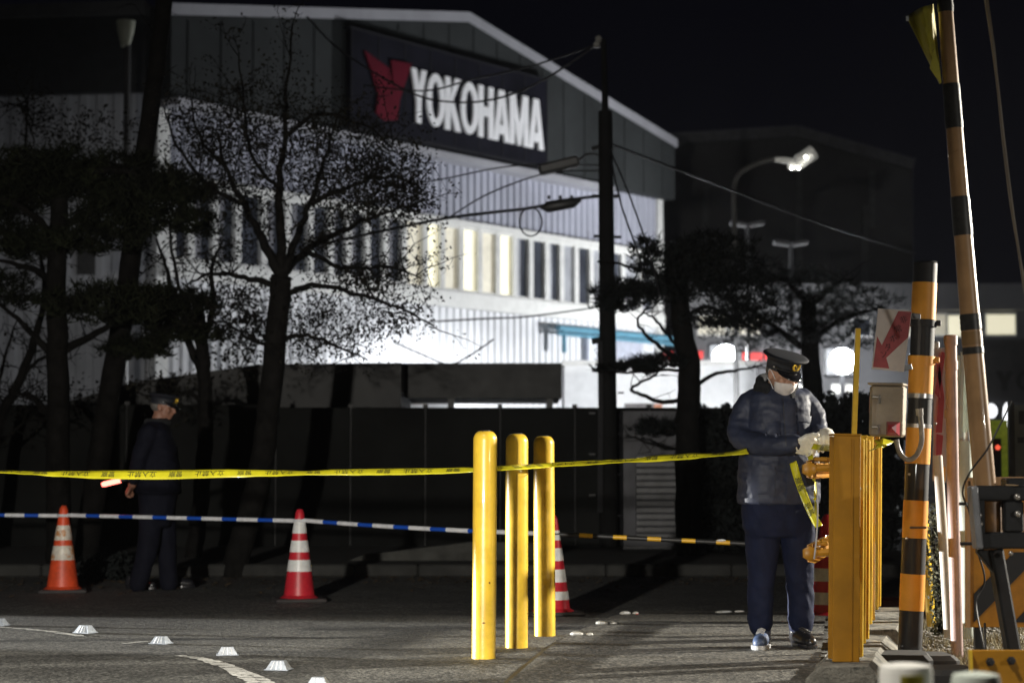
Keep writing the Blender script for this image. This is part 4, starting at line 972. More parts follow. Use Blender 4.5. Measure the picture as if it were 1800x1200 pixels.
for i, (x, yb, d, w_, yt) in enumerate(posts):
    a = P(x, 800, d); zt = P(x, yt, d).z; xx = a.x
    t = thing('guard_post', (xx, d, ZB), lbs[i], 'guard post', 'yellow guard posts of the crossing rail')
    t.rotation_euler.y = R(1.0)
    m = MB(); m.box((xx, d - .065, (ZB + zt) / 2), (w_, .012, zt - ZB), bev=.003)
    m.box((xx + w_ * .20, d - .074, (ZB + zt) / 2 - .004), (.006, .006, zt - ZB - .02))
    MY = M_yd if i == 0 else M_yel; m.build('front_flange', MY, t)  # front post darker, posts behind brighter: shade and light put into the paint
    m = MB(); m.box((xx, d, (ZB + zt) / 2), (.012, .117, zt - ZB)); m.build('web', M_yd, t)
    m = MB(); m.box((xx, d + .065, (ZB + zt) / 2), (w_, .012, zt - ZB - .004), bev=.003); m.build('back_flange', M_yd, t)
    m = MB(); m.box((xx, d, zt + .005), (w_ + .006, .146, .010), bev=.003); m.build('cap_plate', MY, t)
    m = MB(); m.box((xx + w_ / 2 + .02, d + .10, (ZB + zt) / 2), (.05, .05, zt - ZB - .02), bev=.006); m.build('side_channel', M_yel, t)
    for zz in (.95, .62):
        m = MB(); m.lathe([(.016, 0), (.016, .010), (.010, .012), (.010, .022), (.004, .024)], (xx + w_ / 2 + .01, d + .072, zz), 6, Matrix.Rotation(R(90), 3, 'X')); m.build('bolt', M_bolt, t)
# rails with corrugated profile on the left side of the posts
pA = P(1452, 818, 10.15); pB = P(1517, 818, 13.4); e = Vector((pB.x - pA.x, pB.y - pA.y, 0)).normalized(); sd = Vector((e.y, -e.x, 0))
def rail(z, label, hh):
    a = Vector((pA.x - .06, pA.y, z)); L_ = 3.3
    t = thing('guard_rail', a, label, 'guard rail', 'yellow guard rails bolted to the posts')
    pr = [(-.00, -.5), (-.035, -.42), (-.035, -.25), (.01, -.12), (.01, .12), (-.035, .25), (-.035, .42), (0, .5)]
    m = MB(); n = len(pr); vs = []
    for s_ in (0, L_):
        for th in (0, .006):
            for q, k in pr: vs.append(a + e * s_ - sd * (-q + th) * 1 + Vector((0, 0, k * hh)))
    fs = []
    for i in range(n - 1): fs += [(i, i + 1, 2 * n + i + 1, 2 * n + i), (n + i + 1, n + i, 3 * n + i, 3 * n + i + 1), (i + 1, i, n + i, n + i + 1), (2 * n + i, 2 * n + i + 1, 3 * n + i + 1, 3 * n + i)]
    fs += [(0, 2 * n, 3 * n, n), (n - 1, 2 * n - 1, 4 * n - 1, 3 * n - 1)]
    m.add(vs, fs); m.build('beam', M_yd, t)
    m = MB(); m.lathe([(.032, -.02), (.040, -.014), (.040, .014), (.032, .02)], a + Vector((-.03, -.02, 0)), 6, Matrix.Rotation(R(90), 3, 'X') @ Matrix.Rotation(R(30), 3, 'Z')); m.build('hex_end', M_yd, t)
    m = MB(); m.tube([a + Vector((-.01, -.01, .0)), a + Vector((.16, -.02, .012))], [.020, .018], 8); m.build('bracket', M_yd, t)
    for k in range(9):
        q = a + e * (.10 + k * .38) + Vector((0, 0, hh * .30)); m = MB(); m.lathe([(.02, 0), (.02, .014), (.012, .016), (.012, .03), (.003, .034)], q, 6); m.build('bolt', M_bolt, t)
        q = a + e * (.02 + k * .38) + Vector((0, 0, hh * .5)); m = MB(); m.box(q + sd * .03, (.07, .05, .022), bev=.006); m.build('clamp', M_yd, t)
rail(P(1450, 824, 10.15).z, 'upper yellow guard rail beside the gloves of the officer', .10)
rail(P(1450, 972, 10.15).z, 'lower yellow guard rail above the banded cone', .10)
M_strip = mat('strip_white', (.75, .75, .78), .25, metal=.4)
for x0, x1, lb in ((1436, 1431, 'left'), (1467, 1464, 'right')):
    m = MB(); m.tube(curve([P(x0, 846, 10.1), P(x0 + 1.5, 900, 10.1), P(x0 - 1, 945, 10.1), P(x1, 982, 10.1)]), .0045, 6)
    m.build('tie_rod', M_strip, origin=P(x1, 982, 10.1), label='thin pale vertical rod joining the two guard rails, ' + lb + ' of the pair', cat='rod', group='thin rods between the rails')
m = MB(); m.bar(P(1501, 768, 10.3), P(1508, 577, 10.3), .027, .027, bev=.003); m.build('marker_rod', M_yel, origin=P(1501, 768, 10.3), label='slim yellow square rod standing up from the guard posts', cat='rod')
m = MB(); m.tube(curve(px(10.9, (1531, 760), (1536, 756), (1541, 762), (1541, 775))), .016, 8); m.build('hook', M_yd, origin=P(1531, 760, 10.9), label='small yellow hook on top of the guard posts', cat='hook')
# concrete blocks
def cblock(x, d0, d1, w0, w1, z, label):
    m = MB(); q = .03
    c0, c1 = Vector((x, d0, 0)), Vector((x + e.x / e.y * (d1 - d0), d1, 0)); secs = []
    for k, c in ((0, c0), (1, c1)):
        secs.append([c + Vector(v) for v in ((-w0 / 2, 0, 0), (-w0 / 2 + .01, 0, z * .5), (-w1 / 2, 0, z - q), (-w1 / 2 + q, 0, z), (w1 / 2 - q, 0, z), (w1 / 2, 0, z - q), (w0 / 2 - .01, 0, z * .5), (w0 / 2, 0, 0))])
    vs = []
    ins = .012
    for k, (c, off, s_) in enumerate(((0, 0, .94), (0, ins * 2, 1), (1, -ins * 2, 1), (1, 0, .94))):
        cc = (c0, c1)[c]
        for v in secs[c]: 
            p = cc + (v - cc) * s_ + Vector((0, off, 0)); p += Vector((noise.noise(p * 9) * .006, 0, noise.noise(p * 7 + Vector((5, 0, 0))) * .005)); vs.append(p)
    n = 8; fs = [tuple(range(n)), tuple(range(4 * n - 1, 3 * n - 1, -1))]
    for k in range(3):
        for i in range(n): fs.append((k * n + i, (k + 1) * n + i, (k + 1) * n + (i + 1) % n, k * n + (i + 1) % n))
    m.add(vs, fs); m.build('concrete_block', M_blk, origin=c0, label=label, cat='concrete block', group='concrete blocks under the guard posts')
M_blk = mat('block_concrete', (.22, .21, .18), .9, var=.28, scale=7, bump=1.0, bscale=55, stain=((.07, .07, .06), .52, 6))
x0 = P(1479, 1150, 9.55).x
for i, (d0, d1, lb) in enumerate(((9.45, 10.02, 'nearest weathered concrete block under the front yellow post'), (10.035, 10.6, 'second concrete block in the row, behind the front post'), (10.615, 11.2, 'third concrete block in the row under the guard posts'), (11.6, 12.2, 'fourth concrete block in the row, in shadow'), (12.25, 13.4, 'farthest and longest concrete block under the last yellow post'))):
    cblock(x0 + e.x / e.y * (d0 - 9.45) + (.0 if i < 3 else .04), d0, d1, .38, .29, ZB, lb)

# ------------------------------------------------------------------ striped mast
M_or = mat('mast_orange', (.80, .37, .045), .5, var=.05, scale=6, stain=((.50, .24, .05), .72, 16))
M_bk = mat('mast_black', (.012, .012, .014), .6, var=.2, scale=8, coat=.4)
M_sil = mat('band_silver', (.55, .55, .55), .3, metal=.7, var=.2, scale=30)
dM = 10.6
mast = thing('striped_mast', P(1599, 1168, dM), 'thick black and orange banded mast leaning slightly right, with a black top', 'mast'); mast.location.z = 0
def mx_(y): return 1599 + (1627 - 1599) * (1150 - y) / (1150 - 460)
bands = [(462, 497, M_bk), (497, 562, M_or), (562, 626, M_bk), (626, 692, M_or), (692, 700, M_sil), (700, 745, M_bk), (745, 752, M_sil), (752, 815, M_or), (815, 879, M_bk), (879, 945, M_or), (945, 1008, M_bk), (1008, 1072, M_or), (1072, 1166, M_bk)]
for i, (ya, yb_, mm) in enumerate(bands):
    a, b = P(mx_(yb_), yb_, dM), P(mx_(ya), ya, dM); r_ = .0635 + (.002 if mm is M_or else 0) + (.003 if mm is M_sil else 0)
    if i == 0: b = b - (b - a) * .02
    m = MB(); m.tube([a, b], r_, 32)
    if i == 0: m.tube([b - (b - a) * .0, b + Vector((0, 0, .008))], [r_ + .004, r_ - .004], 32)
    m.build('band', mm, mast)
for y0, y1 in ((626, 640), (563, 574)):
    a, b = P(mx_(y1), y1, dM), P(mx_(y0), y0, dM); m = MB(); m.tube([a, b], .072, 32); m.box(((a + b) / 2) + Vector((.075, -.02, 0)), (.03, .03, .03), bev=.004); m.build('clamp', M_or if y0 == 626 else M_bk, mast)
m = MB(); a = P(mx_(885), 926, dM); m.box(a + Vector((0, -.063, 0)), (.09, .012, .012), bev=.004); m.build('scrape', mat('scrape_grey', (.16, .13, .10), .8), mast)
for x, y in ((1590, 945), (1594, 833), (1640, 745)):
    m = MB(); m.sphere(P(x, y, dM) + Vector((0, -.065, 0)), .008, 8, 6); m.build('rivet', M_bolt, mast)
# arrow sign
dS = 10.38
sgn = thing('arrow_sign', P(1570, 600, dS), 'white board with a red arrow pointing down left, fixed to the striped mast', 'sign')
C = [P(1533, 648, dS), P(1589, 653, dS), P(1603, 546, dS), P(1544, 542, dS)]
def bil(u, v, off=0): 
    p = C[0] * (1 - u) * (1 - v) + C[1] * u * (1 - v) + C[2] * u * v + C[3] * (1 - u) * v; return p + Vector((.0, -off, 0))
m = MB(); m.add([bil(0, 0), bil(1, 0), bil(1, 1), bil(0, 1), bil(0, 0, -.012), bil(1, 0, -.012), bil(1, 1, -.012), bil(0, 1, -.012)], [(0, 1, 2, 3), (7, 6, 5, 4), (0, 4, 5, 1), (1, 5, 6, 2), (2, 6, 7, 3), (3, 7, 4, 0)])
m.build('board', mat('sign_white', (.62, .57, .54), .5, var=.06, scale=8, stain=((.42, .36, .32), .66, 9)), sgn)
ar = [(.02, .03), (.53, .03), (.40, .20), (.985, .56), (.985, .98), (.60, .98), (.22, .40), (.05, .54)]
m = MB(); k = len(ar); m.add([bil(u, v, .002) for u, v in ar] + [bil(u, v, .0005) for u, v in ar], [tuple(range(k))] + [(i, k + i, k + (i + 1) % k, (i + 1) % k) for i in range(k)]); m.build('arrow', mat('sign_red', (.38, .07, .08), .5, var=.12, scale=12), sgn)
M_faint = mat('faint_ink', (.05, .01, .015), .6)
for ch, (u, v) in zip('非常ボタン', ((.78, .85), (.66, .69), (.54, .54), (.42, .39), (.30, .26))):
    tv, tf = solidify_text(ch, .042); cx = sum(q.x for q in tv) / len(tv); cy = sum(q.y for q in tv) / len(tv); p = bil(u, v, .0035)
    m = MB(); Mr = Matrix.Rotation(R(-22), 3, 'Y'); m.add([p + Mr @ Vector((q.x - cx, 0, q.y - cy)) for q in tv], tf); m.build('lettering', M_faint, sgn)
m = MB(); m.bar(bil(1.0, .92, -.02), bil(1.3, .92, -.03), .02, .03, bev=.003); m.bar(bil(.95, .05, -.02), bil(1.25, .1, -.03), .02, .03, bev=.003); m.build('bracket', M_steel, sgn)
# emergency button box
dB = 10.3
bxx = thing('button_box', P(1563, 770, dB), 'worn beige steel box with latches and a red button knob, below the arrow sign', 'box')
M_bx = mat('box_beige', (.40, .345, .27), .5, var=.12, scale=7, stain=((.22, .16, .10), .62, 10))
a = P(1530, 768, dB); b = P(1599, 676, dB); cx = (a.x + b.x) / 2; czz = (a.z + b.z) / 2
Mt = Matrix.Rotation(R(2), 3, 'Y') @ Matrix.Rotation(R(-22), 3, 'Z')
cen = Vector((cx, dB + .06, czz))
def bo(x, y, z): return cen + Mt @ Vector((x, y, z))
Wb, Hb = .175, (b.z - a.z) * .98
m = MB(); m.box(cen, (Wb, .11, Hb), M=Mt, bev=.012); m.build('body', M_bx, bxx)
m = MB(); m.box(bo(.008, -.064, 0), (Wb - .012, .016, Hb - .01), M=Mt, bev=.006); m.build('door', M_bx, bxx)
m = MB(); m.box(bo(-.0, -.02, Hb / 2 + .006), (Wb + .01, .13, .012), M=Mt, bev=.004); m.build('rain_hood', M_bx, bxx)
for z in (.07, -.085):
    m = MB(); m.box(bo(-.045, -.08, z), (.045, .014, .014), M=Mt, bev=.004); m.tube([bo(-.03, -.085, z + .01), bo(-.025, -.09, z - .035)], .005, 6); m.build('latch', M_bolt, bxx)
m = MB(); m.box(bo(-.045, -.074, -.01), (.006, .006, .15), M=Mt); m.build('hinge_rod', M_bx, bxx)
m = MB(); q = .036; p0 = bo(.045, -.074, -.092); m.add([p0 + Mt @ Vector(v) for v in ((-q, 0, -q), (q, 0, -q), (q, 0, q), (-q, 0, q), (-q * .6, -.03, -q * .6), (q * .6, -.03, -q * .6), (q * .6, -.03, q * .6), (-q * .6, -.03, q * .6), (0, -.045, .004))],
      [(0, 1, 5, 4), (1, 2, 6, 5), (2, 3, 7, 6), (3, 0, 4, 7), (4, 5, 8), (5, 6, 8), (6, 7, 8), (7, 4, 8)]); m.build('button', mat('button_red', (.42, .05, .07), .3, coat=.5), bxx)
m = MB(); m.box(bo(-Wb / 2 - .003, .0, .03), (.006, .05, .09), M=Mt, bev=.001); m.build('sticker', mat('sticker_pink', (.42, .22, .20), .6), bxx)
m = MB(); m.box(bo(-Wb / 2 - .008, .0, .05), (.004, .014, .022), M=Mt, bev=.001); m.build('lock_badge', mat('brass', (.6, .35, .05), .3, metal=.5), bxx)
# conduit hook
m = MB(); m.tube(curve(px(10.42, (1617, 722), (1619, 745), (1620, 775), (1612, 798), (1598, 808), (1585, 800), (1578, 785), (1576, 772)), 5), .0135, 12); m.tube(px(10.42, (1616, 718), (1617, 730)), [.02, .019], 12)
m.build('conduit', mat('conduit_grey', (.28, .27, .25), .35, var=.2, scale=20), origin=P(1617, 760, 10.42), label='bent grey conduit curving from the mast under the beige box', cat='conduit')

# ------------------------------------------------------------------ pipes right of the mast
def pipe(name, pts, r, m_, label, cat='pipe', cap=None, n=20):
    q = px(pts[0][2], *[(x, y) for x, y, *_ in pts]); t = thing(name, q[0], label, cat); m = MB(); m.tube(q, r, n); m.build('shaft', m_, t)
    if cap:
        m = MB(); v = (q[-1] - q[-2]).normalized(); m.tube([q[-1] - v * cap, q[-1] + v * .004, q[-1] + v * .01], [r * 1.14, r * 1.14, r * .9], n); m.build('cap', m_, t)
    return t
M_pink = mat('pipe_pinkgrey', (.42, .31, .29), .5, var=.12, scale=5, stain=((.25, .18, .16), .62, 7)); M_cream = mat('pipe_cream', (.52, .48, .42), .5, var=.1, scale=5); M_mint = mat('pipe_mint', (.58, .64, .58), .45, var=.08, scale=4)
t = pipe('vent_pipe', [(1683, 1166, 10.9), (1676, 900, 10.9), (1671, 592, 10.9)], .033, M_pink, 'pinkish grey plastic pipe with a cap, standing right of the striped mast', cap=.045)
for y in (650, 735):
    m = MB(); a = P(1672, y, 10.9); m.tube([a, a + Vector((0, 0, .05))], .037, 20); m.build('collar', M_pink, t)
t = pipe('cable_pipe', [(1700, 1122, 12.2), (1698, 900, 12.2), (1695, 625, 12.2)], .050, M_mint, 'thick pale green pipe with a grey strap behind the bamboo pole')
m = MB(); a = P(1699, 775, 12.2); m.tube([a, a + Vector((0, 0, .055))], .056, 20); m.box(a + Vector((-.06, -.03, .03)), (.04, .03, .03)); m.build('strap', M_sil, t)
m = MB(); m.bar(P(1687, 770, 12.1), P(1692, 618, 12.1), .02, .03); m.build('guard_strip', M_mint, t)
pipe('cable_pipe', [(1668, 1120, 11.6), (1660, 980, 11.6), (1648, 800, 11.6)], .028, M_cream, 'slender cream pipe leaning beside the pinkish pipe')
pipe('cable_pipe', [(1686, 1108, 11.3), (1684, 960, 11.3)], .018, M_cream, 'short thin cream pipe in front of the pale green pipe')
pipe('yellow_stake', [(1637, 1100, 13.0), (1627, 960, 13.0), (1622, 880, 13.0)], .030, M_yel, 'yellow stake leaning behind the striped mast')
# creeper column
vn_ = thing('creeper', P(1652, 1110, 12.4), 'dry dark creeper climbing between the mast and the cream pipe', 'plant'); vn_.location.z = 0
m = MB(); l = limb(m, px(12.4, (1656, 1118), (1650, 1050), (1644, 980), (1638, 900)), .02, .012); m.build('stem', M_bark2, vn_); m = MB(); leaves(m, [v + rv(.045) for v in l for _ in range(30)], 2, .02, .016); m.build('leaf_mass', mat('creeper_leaf', (.10, .10, .055), .8, var=.4, scale=20), vn_)
# second sign seen on edge (red / white)
s3 = thing('slatted_sign', P(1655, 800, 11.9), 'narrow red and white board seen almost edge-on behind the pinkish pipe', 'sign')
m = MB(); c = [P(1640, 845, 11.9), P(1664, 848, 11.9), P(1668, 610, 11.9), P(1642, 612, 11.9)]; m.add(c + [v + Vector((0, .015, 0)) for v in c], [(0, 1, 2, 3), (0, 4, 5, 1), (1, 5, 6, 2), (2, 6, 7, 3), (3, 7, 4, 0)]); m.build('board', mat('sign_grey', (.42, .38, .37), .5), s3)
m = MB()
def dq(x0, y0, x1, y1, x2, y2, x3, y3, mb): mb.add([P(x0, y0, 11.88), P(x1, y1, 11.88), P(x2, y2, 11.88), P(x3, y3, 11.88)], [(0, 1, 2, 3)])
dq(1643, 690, 1650, 700, 1662, 620, 1655, 618, m); dq(1646, 640, 1652, 640, 1660, 700, 1654, 700, m); dq(1645, 760, 1656, 760, 1660, 700, 1650, 698, m); dq(1645, 830, 1652, 835, 1658, 765, 1646, 762, m); m.build('red_mark', mat('mark_red', (.40, .03, .04), .5), s3)
m = MB(); dq(1643, 842, 1662, 845, 1662, 820, 1643, 818, m); m.build('orange_mark', M_or, s3)
m = MB(); m.box(P(1646, 606, 11.9), (.035, .03, .04), bev=.006); m.build('clip', M_rib, s3)

# ------------------------------------------------------------------ bamboo gate arm and its flag
M_bam = mat('bamboo', (.40, .235, .11), .38, var=.14, scale=4, coat=.35, stain=((.24, .13, .05), .62, 5)); M_tp = mat('black_tape', (.03, .028, .025), .45, var=.35, scale=14)
dG = 9.0
arm = thing('crossing_barrier', P(1731, 860, dG), 'long bamboo crossing arm with black tape wraps raised at the right', 'barrier')
def gx(y): return 1661 + (1731 - 1661) * (y / 852) ** 1.08 if y > 0 else 1661 + y * .05
def gr(y): return (26 + 13 * max(y, -60) / 852) / 2 * dG / F
ys = [-60] + list(range(0, 860, 40)) + [868]
m = MB(); m.tube([P(gx(y), y, dG) for y in ys][::-1], [gr(y) for y in ys][::-1], 24); m.build('bamboo', M_bam, arm)
for y in (300,): 
    m = MB(); m.tube([P(gx(y + 3), y + 3, dG), P(gx(y), y, dG), P(gx(y - 3), y - 3, dG)], [gr(y) * 1.0, gr(y) * 1.02, gr(y) * 1.0], 24); m.build('node', M_bam, arm)
for y0, y1 in ((-40, 22), (148, 226), (346, 414), (552, 580), (610, 622)):
    m = MB(); q = [y0 + (y1 - y0) * i / 6 for i in range(7)]; m.tube([P(gx(y), y, dG) for y in q][::-1], [gr(y) + .002 + (.0012 if i % 2 else 0) for i, y in enumerate(q)][::-1], 24); m.build('tape_wrap', M_tp, arm)
M_tan = mat('tan_tape', (.28, .16, .06), .45, var=.2)
for y0, y1 in ((583, 606),):
    m = MB(); m.tube([P(gx(y), y, dG) for y in (y1, y0)], [gr(y1) + .002, gr(y0) + .002], 24); m.build('tape_wrap', M_tan, arm)
M_flag = mat('flag_yellow', (.50, .44, .02), .55, var=.12, scale=5, sheen=.3)
fl = thing('yellow_flag', P(1652, 148, dG), 'small crumpled yellow pennant tied to the bamboo arm near the top', 'flag')
m = MB(); m.smooth = True; n1, n2 = 10, 14; vs = []
for j in range(n2 + 1):
    v = j / n2; xl, yl = 1593 + (1652 - 1593) * v, 30 + (148 - 30) * v; xr, yr = 1640 + (1655 - 1640) * v, 8 + (146 - 8) * v
    for i in range(n1 + 1):
        u = i / n1; x = xl + (xr - xl) * u; y = yl + (yr - yl) * u - 4 * math.sin(u * 3.1) * (1 - v); vs.append(P(x, y, dG - .02 + .05 * math.sin(u * 7 + v * 3) * (1 - v * .6)))
m.add(vs, [(j * (n1 + 1) + i, j * (n1 + 1) + i + 1, (j + 1) * (n1 + 1) + i + 1, (j + 1) * (n1 + 1) + i) for j in range(n2) for i in range(n1)])
o = m.build('cloth', M_flag, fl); s_ = o.modifiers.new('t', 'SOLIDIFY'); s_.thickness = .0015
m = MB(); m.add([P(1634, 120, dG - .05), P(1642, 82, dG - .045), P(1650, 112, dG - .04), P(1654, 146, dG - .03), P(1644, 135, dG - .045)], [(0, 1, 2, 3, 4)]); o = m.build('fold', M_flag, fl); s_ = o.modifiers.new('t', 'SOLIDIFY'); s_.thickness = .002
m = MB(); m.box(P(1595, 33, dG - .02), (.012, .004, .022)); m.build('tag', M_rib, fl)
# gate machine
M_mb = mat('machine_black', (.010, .011, .013), .5, var=.25, scale=8, bump=.1, bscale=40)
gm = thing('gate_machine', P(1760, 1180, dG), 'black crossing gate machine holding the bamboo arm, at the right edge', 'gate machine'); gm.location.z = 0
def gb(x0, y0, x1, y1, d, th, mb, bev=.008):
    a, b = P(x0, y1, d), P(x1, y0, d); mb.box(((a.x + b.x) / 2, d + th / 2, (a.z + b.z) / 2), (abs(b.x - a.x), th, abs(b.z - a.z)), bev=bev)
m = MB(); c = [(1708, 853), (1756, 852), (1756, 870), (1800, 868), (1900, 868), (1900, 962), (1722, 964)]; k = len(c); hole = None
fr = [P(x, y, dG - .08) for x, y in c]; m.add(fr + [v + Vector((0, .07, 0)) for v in fr], [])
# frame around the arm opening, built from four bars
m = MB(); gb(1716, 853, 1900, 880, dG - .09, .06, m); gb(1714, 878, 1731, 938, dG - .09, .06, m, .002); gb(1720, 935, 1900, 964, dG - .09, .06, m); gb(1766, 880, 1800, 935, dG - .09, .06, m); gb(1830, 880, 1900, 935, dG - .09, .06, m); m.build('frame', M_mb, gm)
m = MB(); m.bar(P(1709, 854, dG - .1), P(1719, 964, dG - .1), .03, .10, up=(0, 1, 0), bev=.006); m.build('side_plate', mat('plate_edge', (.22, .23, .25), .4, var=.2), gm)
m = MB(); m.tube(px(dG, (1742, 965), (1739, 930), (1738, 876), (1737, 858)), [.05, .058, .058, .05], 24); m.build('socket', mat('socket_brown', (.20, .10, .03), .45, var=.2, scale=6), gm)
m = MB(); gb(1716, 880, 1768, 936, dG + .07, .02, m); m.build('back_plate', M_mb, gm)
m = MB(); m.bar(P(1748, 962, dG), P(1790, 1200, dG), .06, .10, bev=.01); m.bar(P(1722, 962, dG), P(1760, 1010, dG), .06, .05, bev=.006); m.build('leg', M_mb, gm)
m = MB(); gb(1770, 840, 1900, 868, dG - .04, .12, m); m.build('gearbox', M_mb, gm)
for x, y in ((1722, 905), (1724, 920), (1789, 903), (1788, 873), (1777, 972)):
    m = MB(); m.sphere(P(x, y, dG - .1), .011 if x < 1780 else .016, 10, 6); m.build('bolt', M_bolt, gm)
m = MB(); m.tube(px(dG - .08, (1768, 852), (1790, 853)), .004, 6); m.tube(px(dG - .08, (1768, 858), (1790, 858)), .004, 6); m.build('rod', mat('rod_orange', (.5, .35, .2), .4), gm)
# striped warning board behind
dW = 10.0
wb = thing('warning_board', P(1800, 1090, dW), 'orange board with diagonal black stripes behind the gate machine', 'board')
m = MB(); a, b = P(1702, 1102, dW), P(1930, 845, dW); m.box(((a.x + b.x) / 2, dW + .012, (a.z + b.z) / 2), (b.x - a.x, .02, b.z - a.z), bev=.003); m.build('board', mat('board_orange', (.58, .24, .012), .5, var=.15, scale=5, stain=((.28, .12, .02), .66, 8)), wb)
m = MB()
for q in ([(1712, 1093), (1712, 1043), (1782, 970), (1832, 970)], [(1782, 1093), (1840, 1033), (1930, 940), (1930, 990), (1830, 1093)]):
    k = len(q); m.add([P(x, y, dW - .004) for x, y in q] + [P(x, y, dW - .001) for x, y in q], [tuple(range(k))] + [(i, (i + 1) % k, k + (i + 1) % k, k + i) for i in range(k)])
m.build('stripe', mat('stripe_black', (.02, .02, .022), .5), wb)
m = MB(); m.bar(P(1701, 1102, dW - .01), P(1701, 845, dW - .01), .02, .03); m.bar(P(1701, 846, dW - .01), P(1930, 842, dW - .01), .03, .04); m.build('edge_strip', mat('edge_pale', (.55, .32, .15), .45), wb)
m = MB(); 
for x in (1720, 1850): 
    a = P(x, 1100, dW + .04); m.box((a.x, dW + .05, a.z / 2), (.04, .04, a.z))
m.build('leg', M_mb, wb)
# yellow base plate in the lower right corner
yp = thing('yellow_plate', P(1760, 1190, 8.2), 'yellow steel plate with black bolt holes in the lower right corner', 'plate')
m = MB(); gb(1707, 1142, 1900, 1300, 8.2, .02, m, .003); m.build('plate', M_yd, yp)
m = MB(); m.bar(P(1705, 1142, 8.19), P(1712, 1300, 8.19), .012, .03); m.build('flange', M_yel, yp)
for x, y in ((1740, 1162), (1777, 1160)):
    m = MB(); m.lathe([(.018, 0), (.018, .012), (.010, .014), (.010, .03)], P(x, y, 8.2), 6, Matrix.Rotation(R(90), 3, 'X')); m.build('bolt', M_black, yp)
cable([(1760, 1300, 9.2), (1730, 1140, 9.2), (1716, 1060, 9.4), (1731, 1018, 9.4), (1716, 960, 9.3), (1704, 900, 9.1), (1692, 865, 8.9), (1705, 830, 8.85), (1735, 790, 8.8), (1756, 750, 8.8), (1779, 705, 8.8)], .0045, 'thin black wire looping up past the foot of the bamboo arm')
cable([(1733, 1240, 9.6), (1732, 1140, 9.6), (1731, 1095, 9.7)], .006, 'short black wire below the striped board')
cable([(1729, -20, 9.2), (1740, 50, 9.25), (1750, 120, 9.3), (1765, 250, 9.4), (1780, 370, 9.5), (1792, 450, 9.6), (1812, 580, 9.7)], .008, 'left one of two pale cables running down the upper right edge', m_=mat('cable_grey', (.20, .18, .15), .5))
cable([(1733, -20, 9.3), (1744, 60, 9.3), (1749, 100, 9.3), (1763, 250, 9.45), (1783, 400, 9.6), (1815, 560, 9.8)], .006, 'right one of two pale cables running down the upper right edge', m_=MATS['cable_grey'])
for k, (y, x0_, x1_) in enumerate(((885, 1686, 1704), (955, 1688, 1712))):
    m = MB(); m.tube(px(9.3, (x0_, y), (x1_, y)), .008, 8); m.build('pin', M_black, origin=P(x0_, y, 9.3), label=('upper' if k == 0 else 'lower') + ' short black pin left of the gate machine', cat='pin')
# info sign, lit things behind at right edge
isg = thing('notice_panel', P(1800, 900, 16), 'grey notice panel with faint dark marks, cut by the right edge', 'sign')
m = MB(); gb(1782, 710, 1880, 842, 16, .04, m); m.build('panel', mat('panel_grey', (.30, .34, .37), .5, var=.1, scale=2), isg)
m = MB(); gb(1778, 706, 1783, 1000, 16.0, .05, m, 0); m.build('post', M_steel, isg)
m = MB(); gb(1791, 722, 1800, 745, 15.99, .004, m, 0); gb(1789, 768, 1800, 778, 15.99, .004, m, 0); m.build('mark', mat('mark_dark', (.06, .07, .08), .6), isg)
gs = thing('green_banner', P(1757, 900, 24), 'blurred yellow-green banner with a red lamp between the bamboo arm and the notice panel', 'banner'); gs.location.z = 0
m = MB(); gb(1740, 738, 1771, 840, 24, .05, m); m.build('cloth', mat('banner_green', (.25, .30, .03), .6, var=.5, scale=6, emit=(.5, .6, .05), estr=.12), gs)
m = MB(); gb(1746, 770, 1760, 840, 23.98, .015, m, 0); m.build('dark_panel', M_black, gs)
m = MB(); m.sphere(P(1754, 786, 23.9), .03); m.build('red_lamp', mat('red_lamp', (.6, .05, .03), .4, emit=(1, .12, .06), estr=1.2), gs)
m = MB(); a = P(1756, 840, 24); m.box((a.x, 24, a.z / 2), (.12, .05, a.z)); m.build('post', M_black, gs)
for i, (x, y, w_, h_) in enumerate(((1742, 722, 22, 26), (1771, 728, 16, 42))):
    m = MB(); p = P(x, y, 40); m.sphere(p, (w_ / 2 / F * 40, .1, h_ / 2 / F * 40), 14, 8)
    t = thing('lit_globe', Vector((p.x, 40, 0)), ('left' if i == 0 else 'right') + ' one of two white glowing lamps under the dull lettered board', 'lamp', 'white lamps under the gate sign'); m.build('globe', mat('globe_glow', (.9, .9, .95), .4, emit=(.95, .97, 1), estr=1.6), t)
    m = MB(); m.tube([(p.x, 40, 0), p - Vector((0, 0, .1))], .03, 6); m.build('stem', M_black, t)
